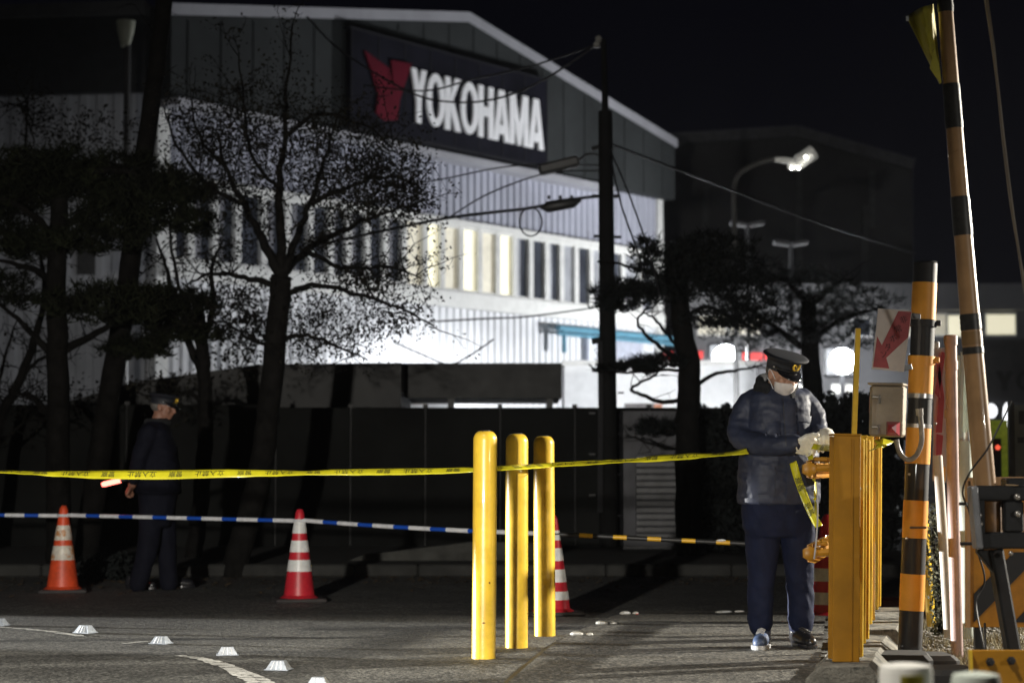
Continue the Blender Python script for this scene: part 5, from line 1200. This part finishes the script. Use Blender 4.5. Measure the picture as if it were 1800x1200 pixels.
# foreground posts, out of focus
M_fw = mat('post_white', (.80, .80, .76), .35, var=.05)
M_fy = mat('post_olive', (.42, .36, .03), .4); M_fo = mat('post_tan', (.42, .22, .10), .4)
for i, (x, y, w_, d_, mm, lb) in enumerate(((1592, 1165, 92, 5.1, M_fy, 'blurred white post top with an olive strip at the bottom edge, left of the pair'), (1715, 1181, 84, 5.0, M_fo, 'blurred pale post top with a tan strip at the bottom edge, right of the pair'))):
    p = P(x, y, d_); r_ = w_ / 2 / F * d_; t = thing('foreground_post', (p.x, d_, 0), lb, 'post', 'blurred posts close to the camera')
    m = MB(); m.lathe([(r_, 0), (r_, p.z - .02), (r_ * .93, p.z - .005), (r_ * .5, p.z)], (p.x, d_, 0), 32); m.build('post', M_fw if i == 0 else M_mint, t)
    m = MB(); n = 8; a0, a1 = R(-112), R(-62); vs = []
    for k in range(n + 1):
        q = a0 + (a1 - a0) * k / n; vs += [(p.x + (r_ + .003) * math.cos(q), d_ + (r_ + .003) * math.sin(q), .02), (p.x + (r_ + .003) * math.cos(q), d_ + (r_ + .003) * math.sin(q), p.z - .025)]
    m.add(vs, [(2 * k, 2 * k + 2, 2 * k + 3, 2 * k + 1) for k in range(n)]); o = m.build('shade_strip', mm, t); s_ = o.modifiers.new('t', 'SOLIDIFY'); s_.thickness = .002  # strip colour stands in for the split of light across the post
# gravel, dry grass and rubble round the mast
gv = MB()
a = [G(1545, 1092), G(1900, 1092), Vector((5.0, 6.5, 0)), Vector((1.95, 8.9, 0))]; gv.add([v + Vector((0, 0, .012)) for v in a], [(0, 1, 2, 3)]); gv.build('gravel_bed', mat('gravel_soil', (.10, .09, .07), .95, var=.4, scale=30, bump=1.5, bscale=40), kind='structure')
gr_ = MB()
for _ in range(9000):
    p = G(rnd.uniform(1600, 1800), rnd.uniform(1096, 1185)); 
    if noise.noise(p * 2.5) < -.15: continue
    h_ = rnd.uniform(.02, .09); a_ = rv(1); a_.z = 0; a_.normalize(); b_ = Vector((rnd.gauss(0, .5), rnd.gauss(0, .5), 1)).normalized() * h_; w0 = a_ * .003
    gr_.add([p - w0, p + w0, p + b_], [(0, 1, 2)])
gr_.build('dry_grass', mat('dry_grass', (.30, .26, .15), .9, var=.4, scale=20), kind='stuff', label='dry pale grass around the foot of the pipes', cat='grass')
gk = MB()
for _ in range(2500):
    p = G(rnd.uniform(1545, 1800), rnd.uniform(1100, 1200)); s_ = rnd.uniform(.006, .02); gk.sphere(p + Vector((0, 0, .014)), (s_, s_ * .8, s_ * .6), 5, 3)
gk.build('gravel', mat('gravel_stone', (.22, .21, .19), .9, var=.4, scale=15), kind='stuff', label='small stones scattered round the crossing mast', cat='gravel')
for i, (x, y, d_, sx, sy, sz, lb) in enumerate(((1585, 1168, 10.35, .30, .34, .10, 'dark rubber foot block under the striped mast'), (1640, 1160, 10.5, .22, .30, .08, 'flat dark rubber block right of the striped mast'), (1668, 1190, 9.7, .28, .3, .09, 'dark worn rubber block at the foot of the pinkish pipe'))):
    p = P(x, y, d_); m = MB(); m.box((p.x, d_, sz / 2), (sx, sy, sz), R(10 * i - 8), bev=.025); m.build('rubber_block', mat('rubber', (.03, .03, .03), .8), origin=(p.x, d_, 0), label=lb, cat='rubber block')
m = MB(); p = G(1568, 1075); m.box((p.x, p.y, .055), (.24, .2, .11), R(8), bev=.02); m.build('crate', mat('crate_maroon', (.10, .03, .035), .6), origin=(p.x, p.y, 0), label='small dark maroon box on the ground behind the striped mast', cat='box')
# ================================================================== PEOPLE
from mathutils.bvhtree import BVHTree
M_jk = mat('jacket_navy', (.024, .030, .056), .55, spec=.35, var=.12, scale=14, bump=.15, bscale=40)
M_pt = mat('trouser_navy', (.005, .009, .032), .8, spec=.25, var=.12, scale=10, bump=.12, bscale=120)
M_fur = mat('collar_fleece', (.008, .009, .012), .9, var=.3, scale=40, bump=1, bscale=220)
M_skin = mat('skin', (.46, .26, .18), .5, var=.08, scale=18)
M_hair = mat('grey_hair', (.12, .11, .10), .7, var=.3, scale=60)
M_glove = mat('glove_cotton', (.88, .86, .76), .8, var=.08, scale=20, bump=.5, bscale=160, sheen=.3)
M_mask = mat('mask_white', (.66, .62, .60), .7, var=.05, scale=20, bump=.2, bscale=90)
M_cap = mat('cap_navy', (.010, .012, .018), .6, var=.15, scale=20)
M_vis = mat('visor_black', (.008, .008, .010), .15, coat=.6)
M_gold = mat('badge_gold', (.85, .55, .06), .3, metal=.6)
M_shoe = mat('shoe_blue', (.05, .08, .16), .5, var=.3, scale=30); M_shoe2 = mat('shoe_dark', (.015, .015, .018), .3, coat=.4)
M_sole = mat('shoe_sole', (.42, .43, .44), .6, var=.15, scale=30)
M_eye = mat('eye_dark', (.03, .02, .02), .2)
def seg(mb, pts, n=16): mb.tube([Vector(p[:3]) if not isinstance(p[0], Vector) else p[0] for p in pts], [p[1] if isinstance(p[0], Vector) else p[3] for p in pts], n)
def rounded(mb, pts, rad, n=16, sub=4):
    c = curve(pts, sub); k = len(c); rr = []
    for i in range(k):
        q = i / sub; a = min(int(q), len(rad) - 2); f = q - a; rr.append(rad[a] * (1 - f) + rad[a + 1] * f)
    mb.tube(c, rr, n); mb.sphere(c[0], rr[0] * .98, n, 8); mb.sphere(c[-1], rr[-1] * .98, n, 8)
def head_frame(c, yaw, pitch, roll=0):
    # local x = person's left-right, y = forward, z = up
    Rm = Matrix.Rotation(yaw, 3, 'Z') @ Matrix.Rotation(-pitch, 3, 'X') @ Matrix.Rotation(roll, 3, 'Y')
    return lambda x, y, z: Vector(c) + Rm @ Vector((x, y, z)), Rm
def add_head(mb, c, yaw, pitch):
    L_, Rm = head_frame(c, yaw, pitch)
    mb.sphere(L_(0, -.012, .020), (.077, .096, .082), 20, 14, Rm); mb.sphere(L_(0, .022, -.035), (.062, .066, .080), 18, 12, Rm)
    mb.sphere(L_(0, .055, -.078), (.036, .030, .030), 12, 8, Rm)
    mb.tube([L_(0, .082, .018), L_(0, .100, -.006), L_(0, .108, -.026), L_(0, .090, -.036)], [.010, .013, .017, .012], 10)
    mb.sphere(L_(.015, .09, -.03), .011, 8, 6); mb.sphere(L_(-.015, .09, -.03), .011, 8, 6)
    mb.tube([L_(-.045, .066, .030), L_(-.018, .088, .036), L_(.018, .088, .036), L_(.045, .066, .030)], [.009, .011, .011, .009], 8)
    for s in (-1, 1):
        mb.sphere(L_(s * .045, .06, -.02), (.022, .022, .024), 10, 8, Rm)
        mb.sphere(L_(s * .079, -.008, -.008), (.010, .020, .033), 10, 8, Rm @ Matrix.Rotation(.3, 3, 'X'))
        mb.tube([L_(s * .020, .086, -.060), L_(0, .092, -.058)], [.007, .008], 6)
    mb.tube([L_(0, -.01, -.03), L_(0, -.035, -.15)], [.058, .060], 16)
    return L_, Rm
def add_cap(t, L_, Rm, tilt=0, top_r=.128, badge=True):
    C = lambda x, y, z: L_(x, y - .008, z + .037)
    def ringsec(prof, m_, name, n=40):
        m = MB(); m.smooth = True; vs = []
        for rx, ry, z, dy in prof:
            for k in range(n): a = 2 * math.pi * k / n; vs.append(C(rx * math.cos(a), ry * math.sin(a) + dy, z))
        fs = []
        for i in range(len(prof) - 1):
            for k in range(n): j = (k + 1) % n; fs.append((i * n + k, i * n + j, (i + 1) * n + j, (i + 1) * n + k))
        fs.append(tuple(range((len(prof) - 1) * n, len(prof) * n))); m.add(vs, fs); return m.build(name, m_, t)
    cp = ringsec([(.086, .104, -.012, 0), (.088, .106, 0, 0), (.089, .107, .036, 0), (.092, .110, .040, 0), (.104, .120, .053, .004), (top_r - .003, top_r + .008, .065, .008), (top_r, top_r + .011, .072, .008), (top_r - .006, top_r + .004, .078, .008), (top_r * .8, top_r * .86, .081, .006), (.04, .04, .083, 0)], M_cap, 'cap')
    m = MB(); m.smooth = True; vs = []; n1 = 16
    for i in range(n1 + 1):
        a = R(28) + R(124) * i / n1
        for k in range(5):
            q = k / 4; ext = .052 * q * max(0, math.sin((a - R(28)) / R(124) * math.pi)) ** .6
            vs.append(C((.090 + ext * .35) * math.cos(a), (.108 + ext) * math.sin(a), .004 - q * .030 * max(0, math.sin((a - R(28)) / R(124) * math.pi)) ** .6 - .010 * q))
    m.add(vs, [(i * 5 + k, i * 5 + k + 1, (i + 1) * 5 + k + 1, (i + 1) * 5 + k) for i in range(n1) for k in range(4)]); o = m.build('visor', M_vis, cp); s_ = o.modifiers.new('t', 'SOLIDIFY'); s_.thickness = .003
    m = MB(); m.tube([C(.091 * math.cos(R(20 + 140 * i / 14)), .110 * math.sin(R(20 + 140 * i / 14)), .012) for i in range(15)], .0045, 6); m.build('chin_strap', M_vis, cp)
    if badge:
        m = MB()
        for s in (-1, 1): m.tube([C(s * .005, .115, .018), C(s * .016, .115, .024), C(s * .021, .117, .038), C(s * .017, .121, .052), C(s * .010, .124, .060)], [.005, .007, .0075, .006, .004], 8)
        m.sphere(C(0, .118, .042), (.005, .004, .009), 8, 6, Rm); m.build('badge', M_gold, cp)
    m = MB()
    for s in (-1, 1): m.sphere(C(s * .088, .03, .012), .006, 8, 6)
    m.build('button', M_bolt, cp)
    return cp
def conform(bvh, quad, nx, ny, off, th, origin=Vector((0, 0, CAMZ)), bulge=.0):
    m = MB(); m.smooth = True; A_ = []; B_ = []
    for j in range(ny + 1):
        for i in range(nx + 1):
            u, v = i / nx, j / ny
            x = (quad[0][0] * (1 - u) + quad[1][0] * u) * (1 - v) + (quad[3][0] * (1 - u) + quad[2][0] * u) * v
            y = (quad[0][1] * (1 - u) + quad[1][1] * u) * (1 - v) + (quad[3][1] * (1 - u) + quad[2][1] * u) * v
            dr = ray(x, y).normalized(); h = bvh.ray_cast(origin, dr)
            p, nn = (h[0], h[1]) if h[0] is not None else (origin + dr * 11.4, Vector((0, -1, 0)))
            b_ = bulge * math.sin(u * math.pi) * math.sin(v * math.pi)
            A_.append(p - dr * (off + th + b_)); B_.append(p - dr * (off - .012))
    n = nx + 1; N = len(A_); m.add(A_ + B_, [(j * n + i, (j + 1) * n + i, (j + 1) * n + i + 1, j * n + i + 1) for j in range(ny) for i in range(nx)])
    rim = [i for i in range(n)] + [j * n + nx for j in range(1, ny + 1)] + [ny * n + i for i in range(nx - 1, -1, -1)] + [j * n for j in range(ny - 1, 0, -1)]
    m.smooth = False
    m.add([], []); k = len(rim)
    for i in range(k): m.f.append((rim[i], rim[(i + 1) % k], N + rim[(i + 1) % k], N + rim[i])); m.m.append(0); m.sm.append(False)
    return m
def hand(mb, wrist, palm, fdir, up, side, curl=1.0, s=1.0, thumb_dir=None):
    """glove: palm + five separate bent fingers. up = back-of-hand direction, side = from index to little finger"""
    f = fdir.normalized(); sd_ = side.normalized(); u_ = up.normalized()
    M_ = Matrix((sd_, f, u_)).transposed()
    mb.tube([wrist, wrist.lerp(palm, .5)], [.032 * s, .036 * s], 14); mb.sphere(palm, (.046 * s, .050 * s, .024 * s), 14, 10, M_)
    mb.sphere(palm - f * .02 * s, (.040 * s, .045 * s, .028 * s), 12, 8, M_)
    for k, (ln, q) in enumerate(((.070, -.034), (.080, -.012), (.074, .012), (.058, .034))):
        b = palm + sd_ * q * s + f * .034 * s; a = .35 * curl; p = [b]; ang = .15
        for g_ in (.42, .33, .25):
            ang += a * (1.0 + .25 * k) * 1.15; p.append(p[-1] + (f * math.cos(ang) - u_ * math.sin(ang)) * ln * g_ * s)
        mb.tube(p, [.0125 * s, .0118 * s, .0108 * s, .009 * s], 10); mb.sphere(p[-1], .009 * s, 8, 6); mb.sphere(b, .0135 * s, 8, 6)
    td = (thumb_dir or (f * .7 - sd_ * .5 - u_ * .5)).normalized(); b = palm - sd_ * .030 * s - f * .018 * s
    p = [b, b + (td - sd_ * .3).normalized() * .03 * s, b + (td - sd_ * .3).normalized() * .03 * s + (td + f * .4).normalized() * .030 * s]; p.append(p[-1] + (td * .5 + f + sd_ * .15).normalized() * .024 * s)
    mb.tube(p, [.017 * s, .015 * s, .013 * s, .010 * s], 10); mb.sphere(p[-1], .010 * s, 8, 6)

# ---- officer handling the tape
D0 = 11.45
def W(x, y, dy=0): return P(x, y, D0 + dy)
off = thing('person', G(1372, 1140), 'person in navy jacket, peaked cap, mask and white gloves, pulling yellow tape', 'person')
off.location.z = 0
def sec(cx, y, rx, ry, dy=0, yaw=R(10)):
    c = W(cx, y, dy); return (c.x, c.y, c.z, rx, ry, yaw)
hc = W(1375, 666, -.08)
HY = R(180 + 31); HP = R(20)   # local +y forward turned towards camera-right
# body (one continuous surface)
m = MB(); L_, Rm = add_head(m, hc, HY, HP)
m.sections([sec(1368, 900, .165, .11), sec(1368, 850, .15, .105), sec(1369, 790, .15, .11), sec(1370, 740, .165, .12), sec(1369, 712, .15, .10), sec(1368, 695, .08, .07)])
rounded(m, [W(1325, 716), W(1310, 745, -.01), W(1306, 776, -.07), W(1350, 791, -.22), W(1406, 790, -.31)], [.055, .05, .045, .04, .032])
rounded(m, [W(1412, 716), W(1428, 745, -.02), W(1438, 772, -.08), W(1446, 779, -.24), W(1450, 779, -.3)], [.055, .05, .042, .038, .03])
rounded(m, [W(1345, 905), W(1339, 1000, -.01), W(1338, 1110)], [.085, .065, .048]); rounded(m, [W(1396, 905), W(1404, 1000, .02), W(1408, 1112, .04)], [.085, .065, .048])
body = remesh(m, .006, 5).build('body', M_skin, off)
# trousers
m = MB()
m.sections([sec(1368, 868, .205, .135), sec(1368, 905, .208, .14), sec(1368, 935, .205, .13), sec(1368, 950, .18, .11)])
rounded(m, [W(1341, 910), W(1340, 960), W(1339, 1010, -.01), W(1337, 1050, -.01), W(1337, 1106, 0)], [.106, .098, .080, .074, .068])
rounded(m, [W(1398, 910), W(1402, 960, .02), W(1404, 1010, .02), W(1407, 1050, .04), W(1408, 1108, .05)], [.106, .098, .082, .076, .070])
tr = remesh(m, .008, 8); wrinkle(tr, .010, (0, 0, 0), 3, lambda v: Vector((v.x * 7 + v.z * 2.5, v.y * 5, v.z * (5 if v.z < .35 else 2.2) + v.x * 3)))
wrinkle(tr, .0045, (0, 0, 0), 8, lambda v: Vector((v.x * 14 + v.z * 6, v.y * 9, v.z * 13 - v.x * 6)))
trs = tr.build('trousers', M_pt, off)
# jacket
m = MB()
m.sections([sec(1369, 893, .232, .165), sec(1369, 880, .236, .172), sec(1369, 850, .234, .172), sec(1369, 815, .228, .168), sec(1370, 780, .215, .160), sec(1370, 745, .198, .150), sec(1369, 718, .186, .140), sec(1368, 703, .175, .125), sec(1367, 692, .125, .10), sec(1367, 684, .09, .085)])
rounded(m, [W(1331, 712), W(1313, 726, 0), W(1302, 755, -.02), W(1306, 781, -.08), W(1350, 791, -.22), W(1399, 789, -.30)], [.074, .074, .070, .066, .058, .050])
rounded(m, [W(1408, 712), W(1424, 728, 0), W(1434, 752, -.03), W(1437, 773, -.10), W(1443, 779, -.24)], [.072, .069, .063, .058, .050])
jk = remesh(m, .007, 7)
def jf(v):
    return Vector((v.x * 5 + v.z * 5, v.y * 4, v.z * 9 - v.x * 3))
wrinkle(jk, .0085, (0, 0, 0), 1, jf); wrinkle(jk, .0030, (0, 0, 0), 9, lambda v: Vector((v.x * 11 - v.z * 7, v.y * 9, v.z * 15 + v.x * 6)))
jko = jk.build('jacket', M_jk, off)
bv = BVHTree.FromPolygons([Vector(v) for v in jk.v], jk.f)
def jp(name, quad, nx, ny, o_, th, mm=M_jk, bulge=0): return wrinkle(conform(bv, quad, nx, ny, o_ + .004, th + .003, bulge=bulge), .0015, (0, 0, 0), 4, lambda v: v * 25).build(name, mm, jko)
jp('placket', [(1377, 708), (1397, 708), (1403, 792), (1383, 792)], 6, 24, .002, .007)
jp('placket', [(1384, 806), (1404, 806), (1403, 886), (1383, 886)], 6, 20, .002, .006)
jp('zip', [(1375.5, 708), (1377, 708), (1383, 792), (1381.5, 792)], 2, 20, .001, .003, M_black)
jp('pocket_flap', [(1341, 735), (1370, 733), (1373, 747), (1343, 752)], 10, 5, .003, .009)
jp('pocket', [(1344, 752), (1371, 748), (1372, 776), (1346, 778)], 10, 8, .002, .005, bulge=.008)
jp('pocket_flap', [(1402, 737), (1427, 740), (1425, 751), (1403, 748)], 8, 5, .003, .009)
jp('pocket', [(1404, 749), (1424, 752), (1424, 772), (1405, 773)], 8, 8, .002, .005, bulge=.007)
jp('pocket_flap', [(1320, 828), (1362, 826), (1364, 842), (1320, 845)], 10, 5, .003, .008)
jp('pocket', [(1322, 845), (1362, 842), (1362, 876), (1322, 878)], 10, 8, .002, .004, bulge=.008)
jp('hem_band', [(1302, 884), (1436, 884), (1436, 891), (1302, 891)], 40, 2, .002, .004)
jp('sleeve_tab', [(1382, 776), (1398, 775), (1398, 806), (1383, 805)], 4, 8, .003, .006)
for y in (716, 734, 752, 770, 786):
    m = MB(); h = bv.ray_cast(Vector((0, 0, CAMZ)), ray(1389 + (y - 716) * .07, y).normalized()); m.sphere(h[0] + Vector((0, -.010, 0)), (.007, .003, .007), 10, 6); m.build('snap', M_black, jko)
# collar
m = MB(); cc = W(1366, 692, -.02); n = 28
ctr = [cc + Vector((.098 * math.cos(a), .092 * math.sin(a), .030 + .040 * math.sin(a) - .012 * math.cos(a))) for a in [R(-62 + 300 * i / n) for i in range(n + 1)]]
m.tube(ctr, [(.026, .026)] * (n + 1), 12, flat=1); 
m.tube([p + Vector((0, 0, -.045)) for p in ctr], .040, 12)
cl = remesh(m, .007, 5); wrinkle(cl, .003, (0, 0, 0), 2, lambda v: v * 22); cl.build('collar', M_fur, jko)
# head gear
cap = add_cap(off, L_, Rm)
m = MB(); m.smooth = True; vs = []; n1, n2 = 20, 12      # mask over nose, mouth and chin
for i in range(n1 + 1):
    a = R(-72 + 144 * i / n1)
    for k in range(n2 + 1):
        v = k / n2; z = -.004 - .100 * v + .016 * abs(math.sin(a)) * (1 - 2 * v) * 0
        z = -.020 - .088 * v * (1 - .20 * abs(math.sin(a))) - .012 * abs(math.sin(a)) * (1 - v)
        rr = .086 + .018 * math.exp(-(a / .35) ** 2) * math.exp(-((v - .28) / .3) ** 2) - .022 * v * v
        vs.append(L_(rr * .94 * math.sin(a), .014 + rr * 1.06 * math.cos(a), z + .0015 * math.sin(v * 30)))
m.add(vs, [(i * (n2 + 1) + k, i * (n2 + 1) + k + 1, (i + 1) * (n2 + 1) + k + 1, (i + 1) * (n2 + 1) + k) for i in range(n1) for k in range(n2)])
o = m.build('face_mask', M_mask, off); s_ = o.modifiers.new('t', 'SOLIDIFY'); s_.thickness = .002
m = MB()
for s in (-1, 1):
    m.tube(curve([L_(s * .078, .042, -.018), L_(s * .086, .015, .012), L_(s * .088, -.012, .025), L_(s * .084, -.022, .005)]), .0022, 6); m.tube(curve([L_(s * .074, .040, -.078), L_(s * .082, .01, -.045), L_(s * .086, -.015, -.03)]), .0022, 6)
m.build('ear_loop', M_rib, o)
m = MB(); m.smooth = True
for s in (-1, 1): m.sphere(L_(s * .030, .081, .016), (.013, .008, .006), 10, 8, Rm)
m.build('eye', M_eye, off)
m = MB(); 
for s in (-1, 1): m.tube([L_(s * .016, .094, .034), L_(s * .032, .089, .038), L_(s * .048, .074, .032)], [.004, .0045, .003], 6)
m.build('eyebrow', M_hair, off)
m = MB(); m.sphere(L_(0, -.022, .012), (.0805, .092, .066), 20, 12, Rm); hh_ = remesh(m, .006, 3); wrinkle(hh_, .002, (0, 0, 0), 3, lambda v: v * 90); hh_.build('hair', M_hair, off)
# gloves
m = MB(); hand(m, W(1398, 789, -.30), W(1415, 792, -.335), Vector((.96, -.25, .05)), Vector((-.12, -.75, .60)), Vector((0, .35, -.94)), 1.8, 1.15, thumb_dir=Vector((1, -.25, .35)))
g1 = remesh(m, .0042, 3); wrinkle(g1, .0015, (0, 0, 0), 4, lambda v: v * 60); g1.build('glove', M_glove, off, label='white glove gripping the tape end')
m = MB(); hand(m, W(1440, 774, -.20), W(1453, 775, -.29), Vector((-.05, -.75, -.45)), Vector((.1, -.5, .85)), Vector((.95, -.1, -.05)), 1.5, 1.12, thumb_dir=Vector((-.45, -.7, -.5)))
g2 = remesh(m, .0042, 3); wrinkle(g2, .0015, (0, 0, 0), 6, lambda v: v * 60); g2.build('glove', M_glove, off, label='white glove with curled fingers, raised higher')
# shoes
def shoe(p, yaw, mu, ms, parent):
    c, s = math.cos(yaw), math.sin(yaw)
    def T(x, y, z): return Vector((p.x + x * c - y * s, p.y + x * s + y * c, z))
    m = MB()
    rounded(m, [T(0, .07, .055), T(0, .0, .058), T(0, -.08, .045), T(0, -.15, .038)], [.044, .046, .044, .036]); m.tube([T(0, .06, .05), T(0, .055, .11)], [.044, .046], 14)
    u = remesh(m, .006, 4)
    for i, v in enumerate(u.v):
        if v[2] < .022: u.v[i] = (v[0], v[1], .022)
    so = u.build('shoe', mu, parent)
    m = MB(); vs = []; n = 28
    for z, g_ in ((.0, .0), (.006, .004), (.024, .004), (.027, -.002)):
        for k in range(n):
            a = 2 * math.pi * k / n; w_ = .046 if math.sin(a) > 0 else .050; vs.append(T((w_ + g_) * math.cos(a), -.045 + (.145 + g_) * math.copysign(abs(math.sin(a)) ** .85, math.sin(a)), z))
    fs = [(i * n + k, i * n + (k + 1) % n, (i + 1) * n + (k + 1) % n, (i + 1) * n + k) for i in range(3) for k in range(n)] + [tuple(range(n - 1, -1, -1)), tuple(range(3 * n, 4 * n))]
    m.add(vs, fs); m.build('sole', ms, so)
    m = MB()
    for q in (-.10, -.075, -.05, -.025): m.tube([T(-.022, q, .087 + (q + .1) * .22), T(0, q - .004, .096 + (q + .1) * .22), T(.022, q, .087 + (q + .1) * .22)], .004, 6)
    m.build('lace', M_sole if mu is M_shoe else M_black, so)
shoe(Vector((W(1338, 1140).x, 11.40, 0)), R(-14), M_shoe, M_sole, off); shoe(Vector((W(1408, 1140).x, 11.46, 0)), R(14), M_shoe2, M_shoe2, off)  # one shoe of the pair darker: shade put into its colour

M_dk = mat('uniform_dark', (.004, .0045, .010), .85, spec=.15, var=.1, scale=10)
off.location.z = .028
# ---- second guard standing in the dark
D2 = 17.05
def V(x, y, dy=0): return P(x, y, D2 + dy)
g2p = thing('person', G(272, 1035), 'person in dark uniform and cap standing in shadow, holding a glowing red baton', 'person'); g2p.location.z = 0
def sec2(cx, y, rx, ry, dy=0): c = V(cx, y, dy); return (c.x, c.y, c.z, rx, ry, R(8))
M_skd = mat('skin_shaded', (.24, .115, .075), .6, var=.08, scale=18)  # skin darkened: the shade on his face is put into the colour
m = MB(); L2, R2 = add_head(m, V(287, 716), R(-98 + 0), R(8))
m.sections([sec2(275, 870, .11, .15), sec2(276, 800, .11, .16), sec2(274, 755, .11, .17), sec2(277, 740, .07, .08)])
rounded(m, [V(262, 756, -.19), V(248, 795, -.21), V(238, 828, -.2), V(233, 852, -.2)], [.055, .048, .038, .03]); rounded(m, [V(268, 756, .18), V(280, 800, .2), V(300, 830, .15)], [.055, .045, .035])
rounded(m, [V(262, 880, -.08), V(258, 950, -.1), V(238, 1024, -.1)], [.085, .06, .045]); rounded(m, [V(284, 880, .08), V(292, 950, .1), V(296, 1024, .1)], [.085, .06, .045])
hand(m, V(233, 850, -.2), V(229, 858, -.2), Vector((-.6, -.1, -.7)), Vector((-.7, 0, .6)), Vector((.1, .95, 0)), 1.6, 1)
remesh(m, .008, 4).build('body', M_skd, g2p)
m = MB(); m.sections([sec2(278, 862, .17, .2), sec2(276, 900, .15, .18), sec2(273, 925, .12, .15)])
rounded(m, [V(265, 890, -.08), V(262, 950, -.1), V(252, 990, -.1), V(242, 1026, -.1)], [.105, .09, .08, .076]); rounded(m, [V(286, 890, .08), V(292, 950, .1), V(294, 990, .1), V(297, 1026, .1)], [.105, .09, .08, .076])
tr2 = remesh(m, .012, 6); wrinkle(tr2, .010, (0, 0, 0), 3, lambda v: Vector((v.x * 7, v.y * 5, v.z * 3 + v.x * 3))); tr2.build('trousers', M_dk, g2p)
m = MB(); m.sections([sec2(278, 868, .19, .23), sec2(277, 835, .19, .23), sec2(275, 790, .175, .23), sec2(272, 757, .14, .22), sec2(274, 745, .10, .14), sec2(277, 736, .08, .09)])
rounded(m, [V(262, 760, -.20), V(248, 795, -.23), V(240, 825, -.22), V(234, 842, -.21)], [.075, .07, .06, .05]); rounded(m, [V(268, 760, .19), V(284, 800, .22), V(304, 828, .17)], [.075, .068, .055])
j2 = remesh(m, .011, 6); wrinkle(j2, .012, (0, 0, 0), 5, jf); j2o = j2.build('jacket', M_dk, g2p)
m = MB(); cc = V(277, 742); m.tube([cc + Vector((.085 * math.cos(a), .085 * math.sin(a), .0)) for a in [R(18 * i) for i in range(21)]], .035, 10, False); m.build('collar', M_fur, j2o)
add_cap(g2p, L2, R2, badge=True)
m = MB(); m.sphere(L2(0, -.022, .012), (.0805, .092, .066), 20, 12, R2); m.build('hair', M_hair, g2p)
m = MB()
for s in (-1, 1): m.sphere(L2(s * .030, .081, .016), (.012, .008, .006), 8, 6, R2)
m.build('eye', M_eye, g2p)
shoe(G(240, 1035), R(70), M_shoe2, M_shoe2, g2p); shoe(G(303, 1033), R(98), M_shoe2, M_shoe2, g2p)
bt = thing('baton', V(232, 852, -.25), 'short glowing red traffic baton held low by the guard in the dark', 'baton')
a, b = V(179, 851.5, -.25), V(212, 843.5, -.25); e2 = (b - a).normalized()
m = MB(); m.tube([a, a + e2 * .02, b], [.016, .022, .022], 14); m.build('light_tube', mat('baton_red', (.9, .1, .08), .3, emit=(1, .16, .12), estr=5.5), bt)
m = MB(); m.tube([b, b + e2 * .14], [.019, .017], 12); m.build('handle', M_black, bt)
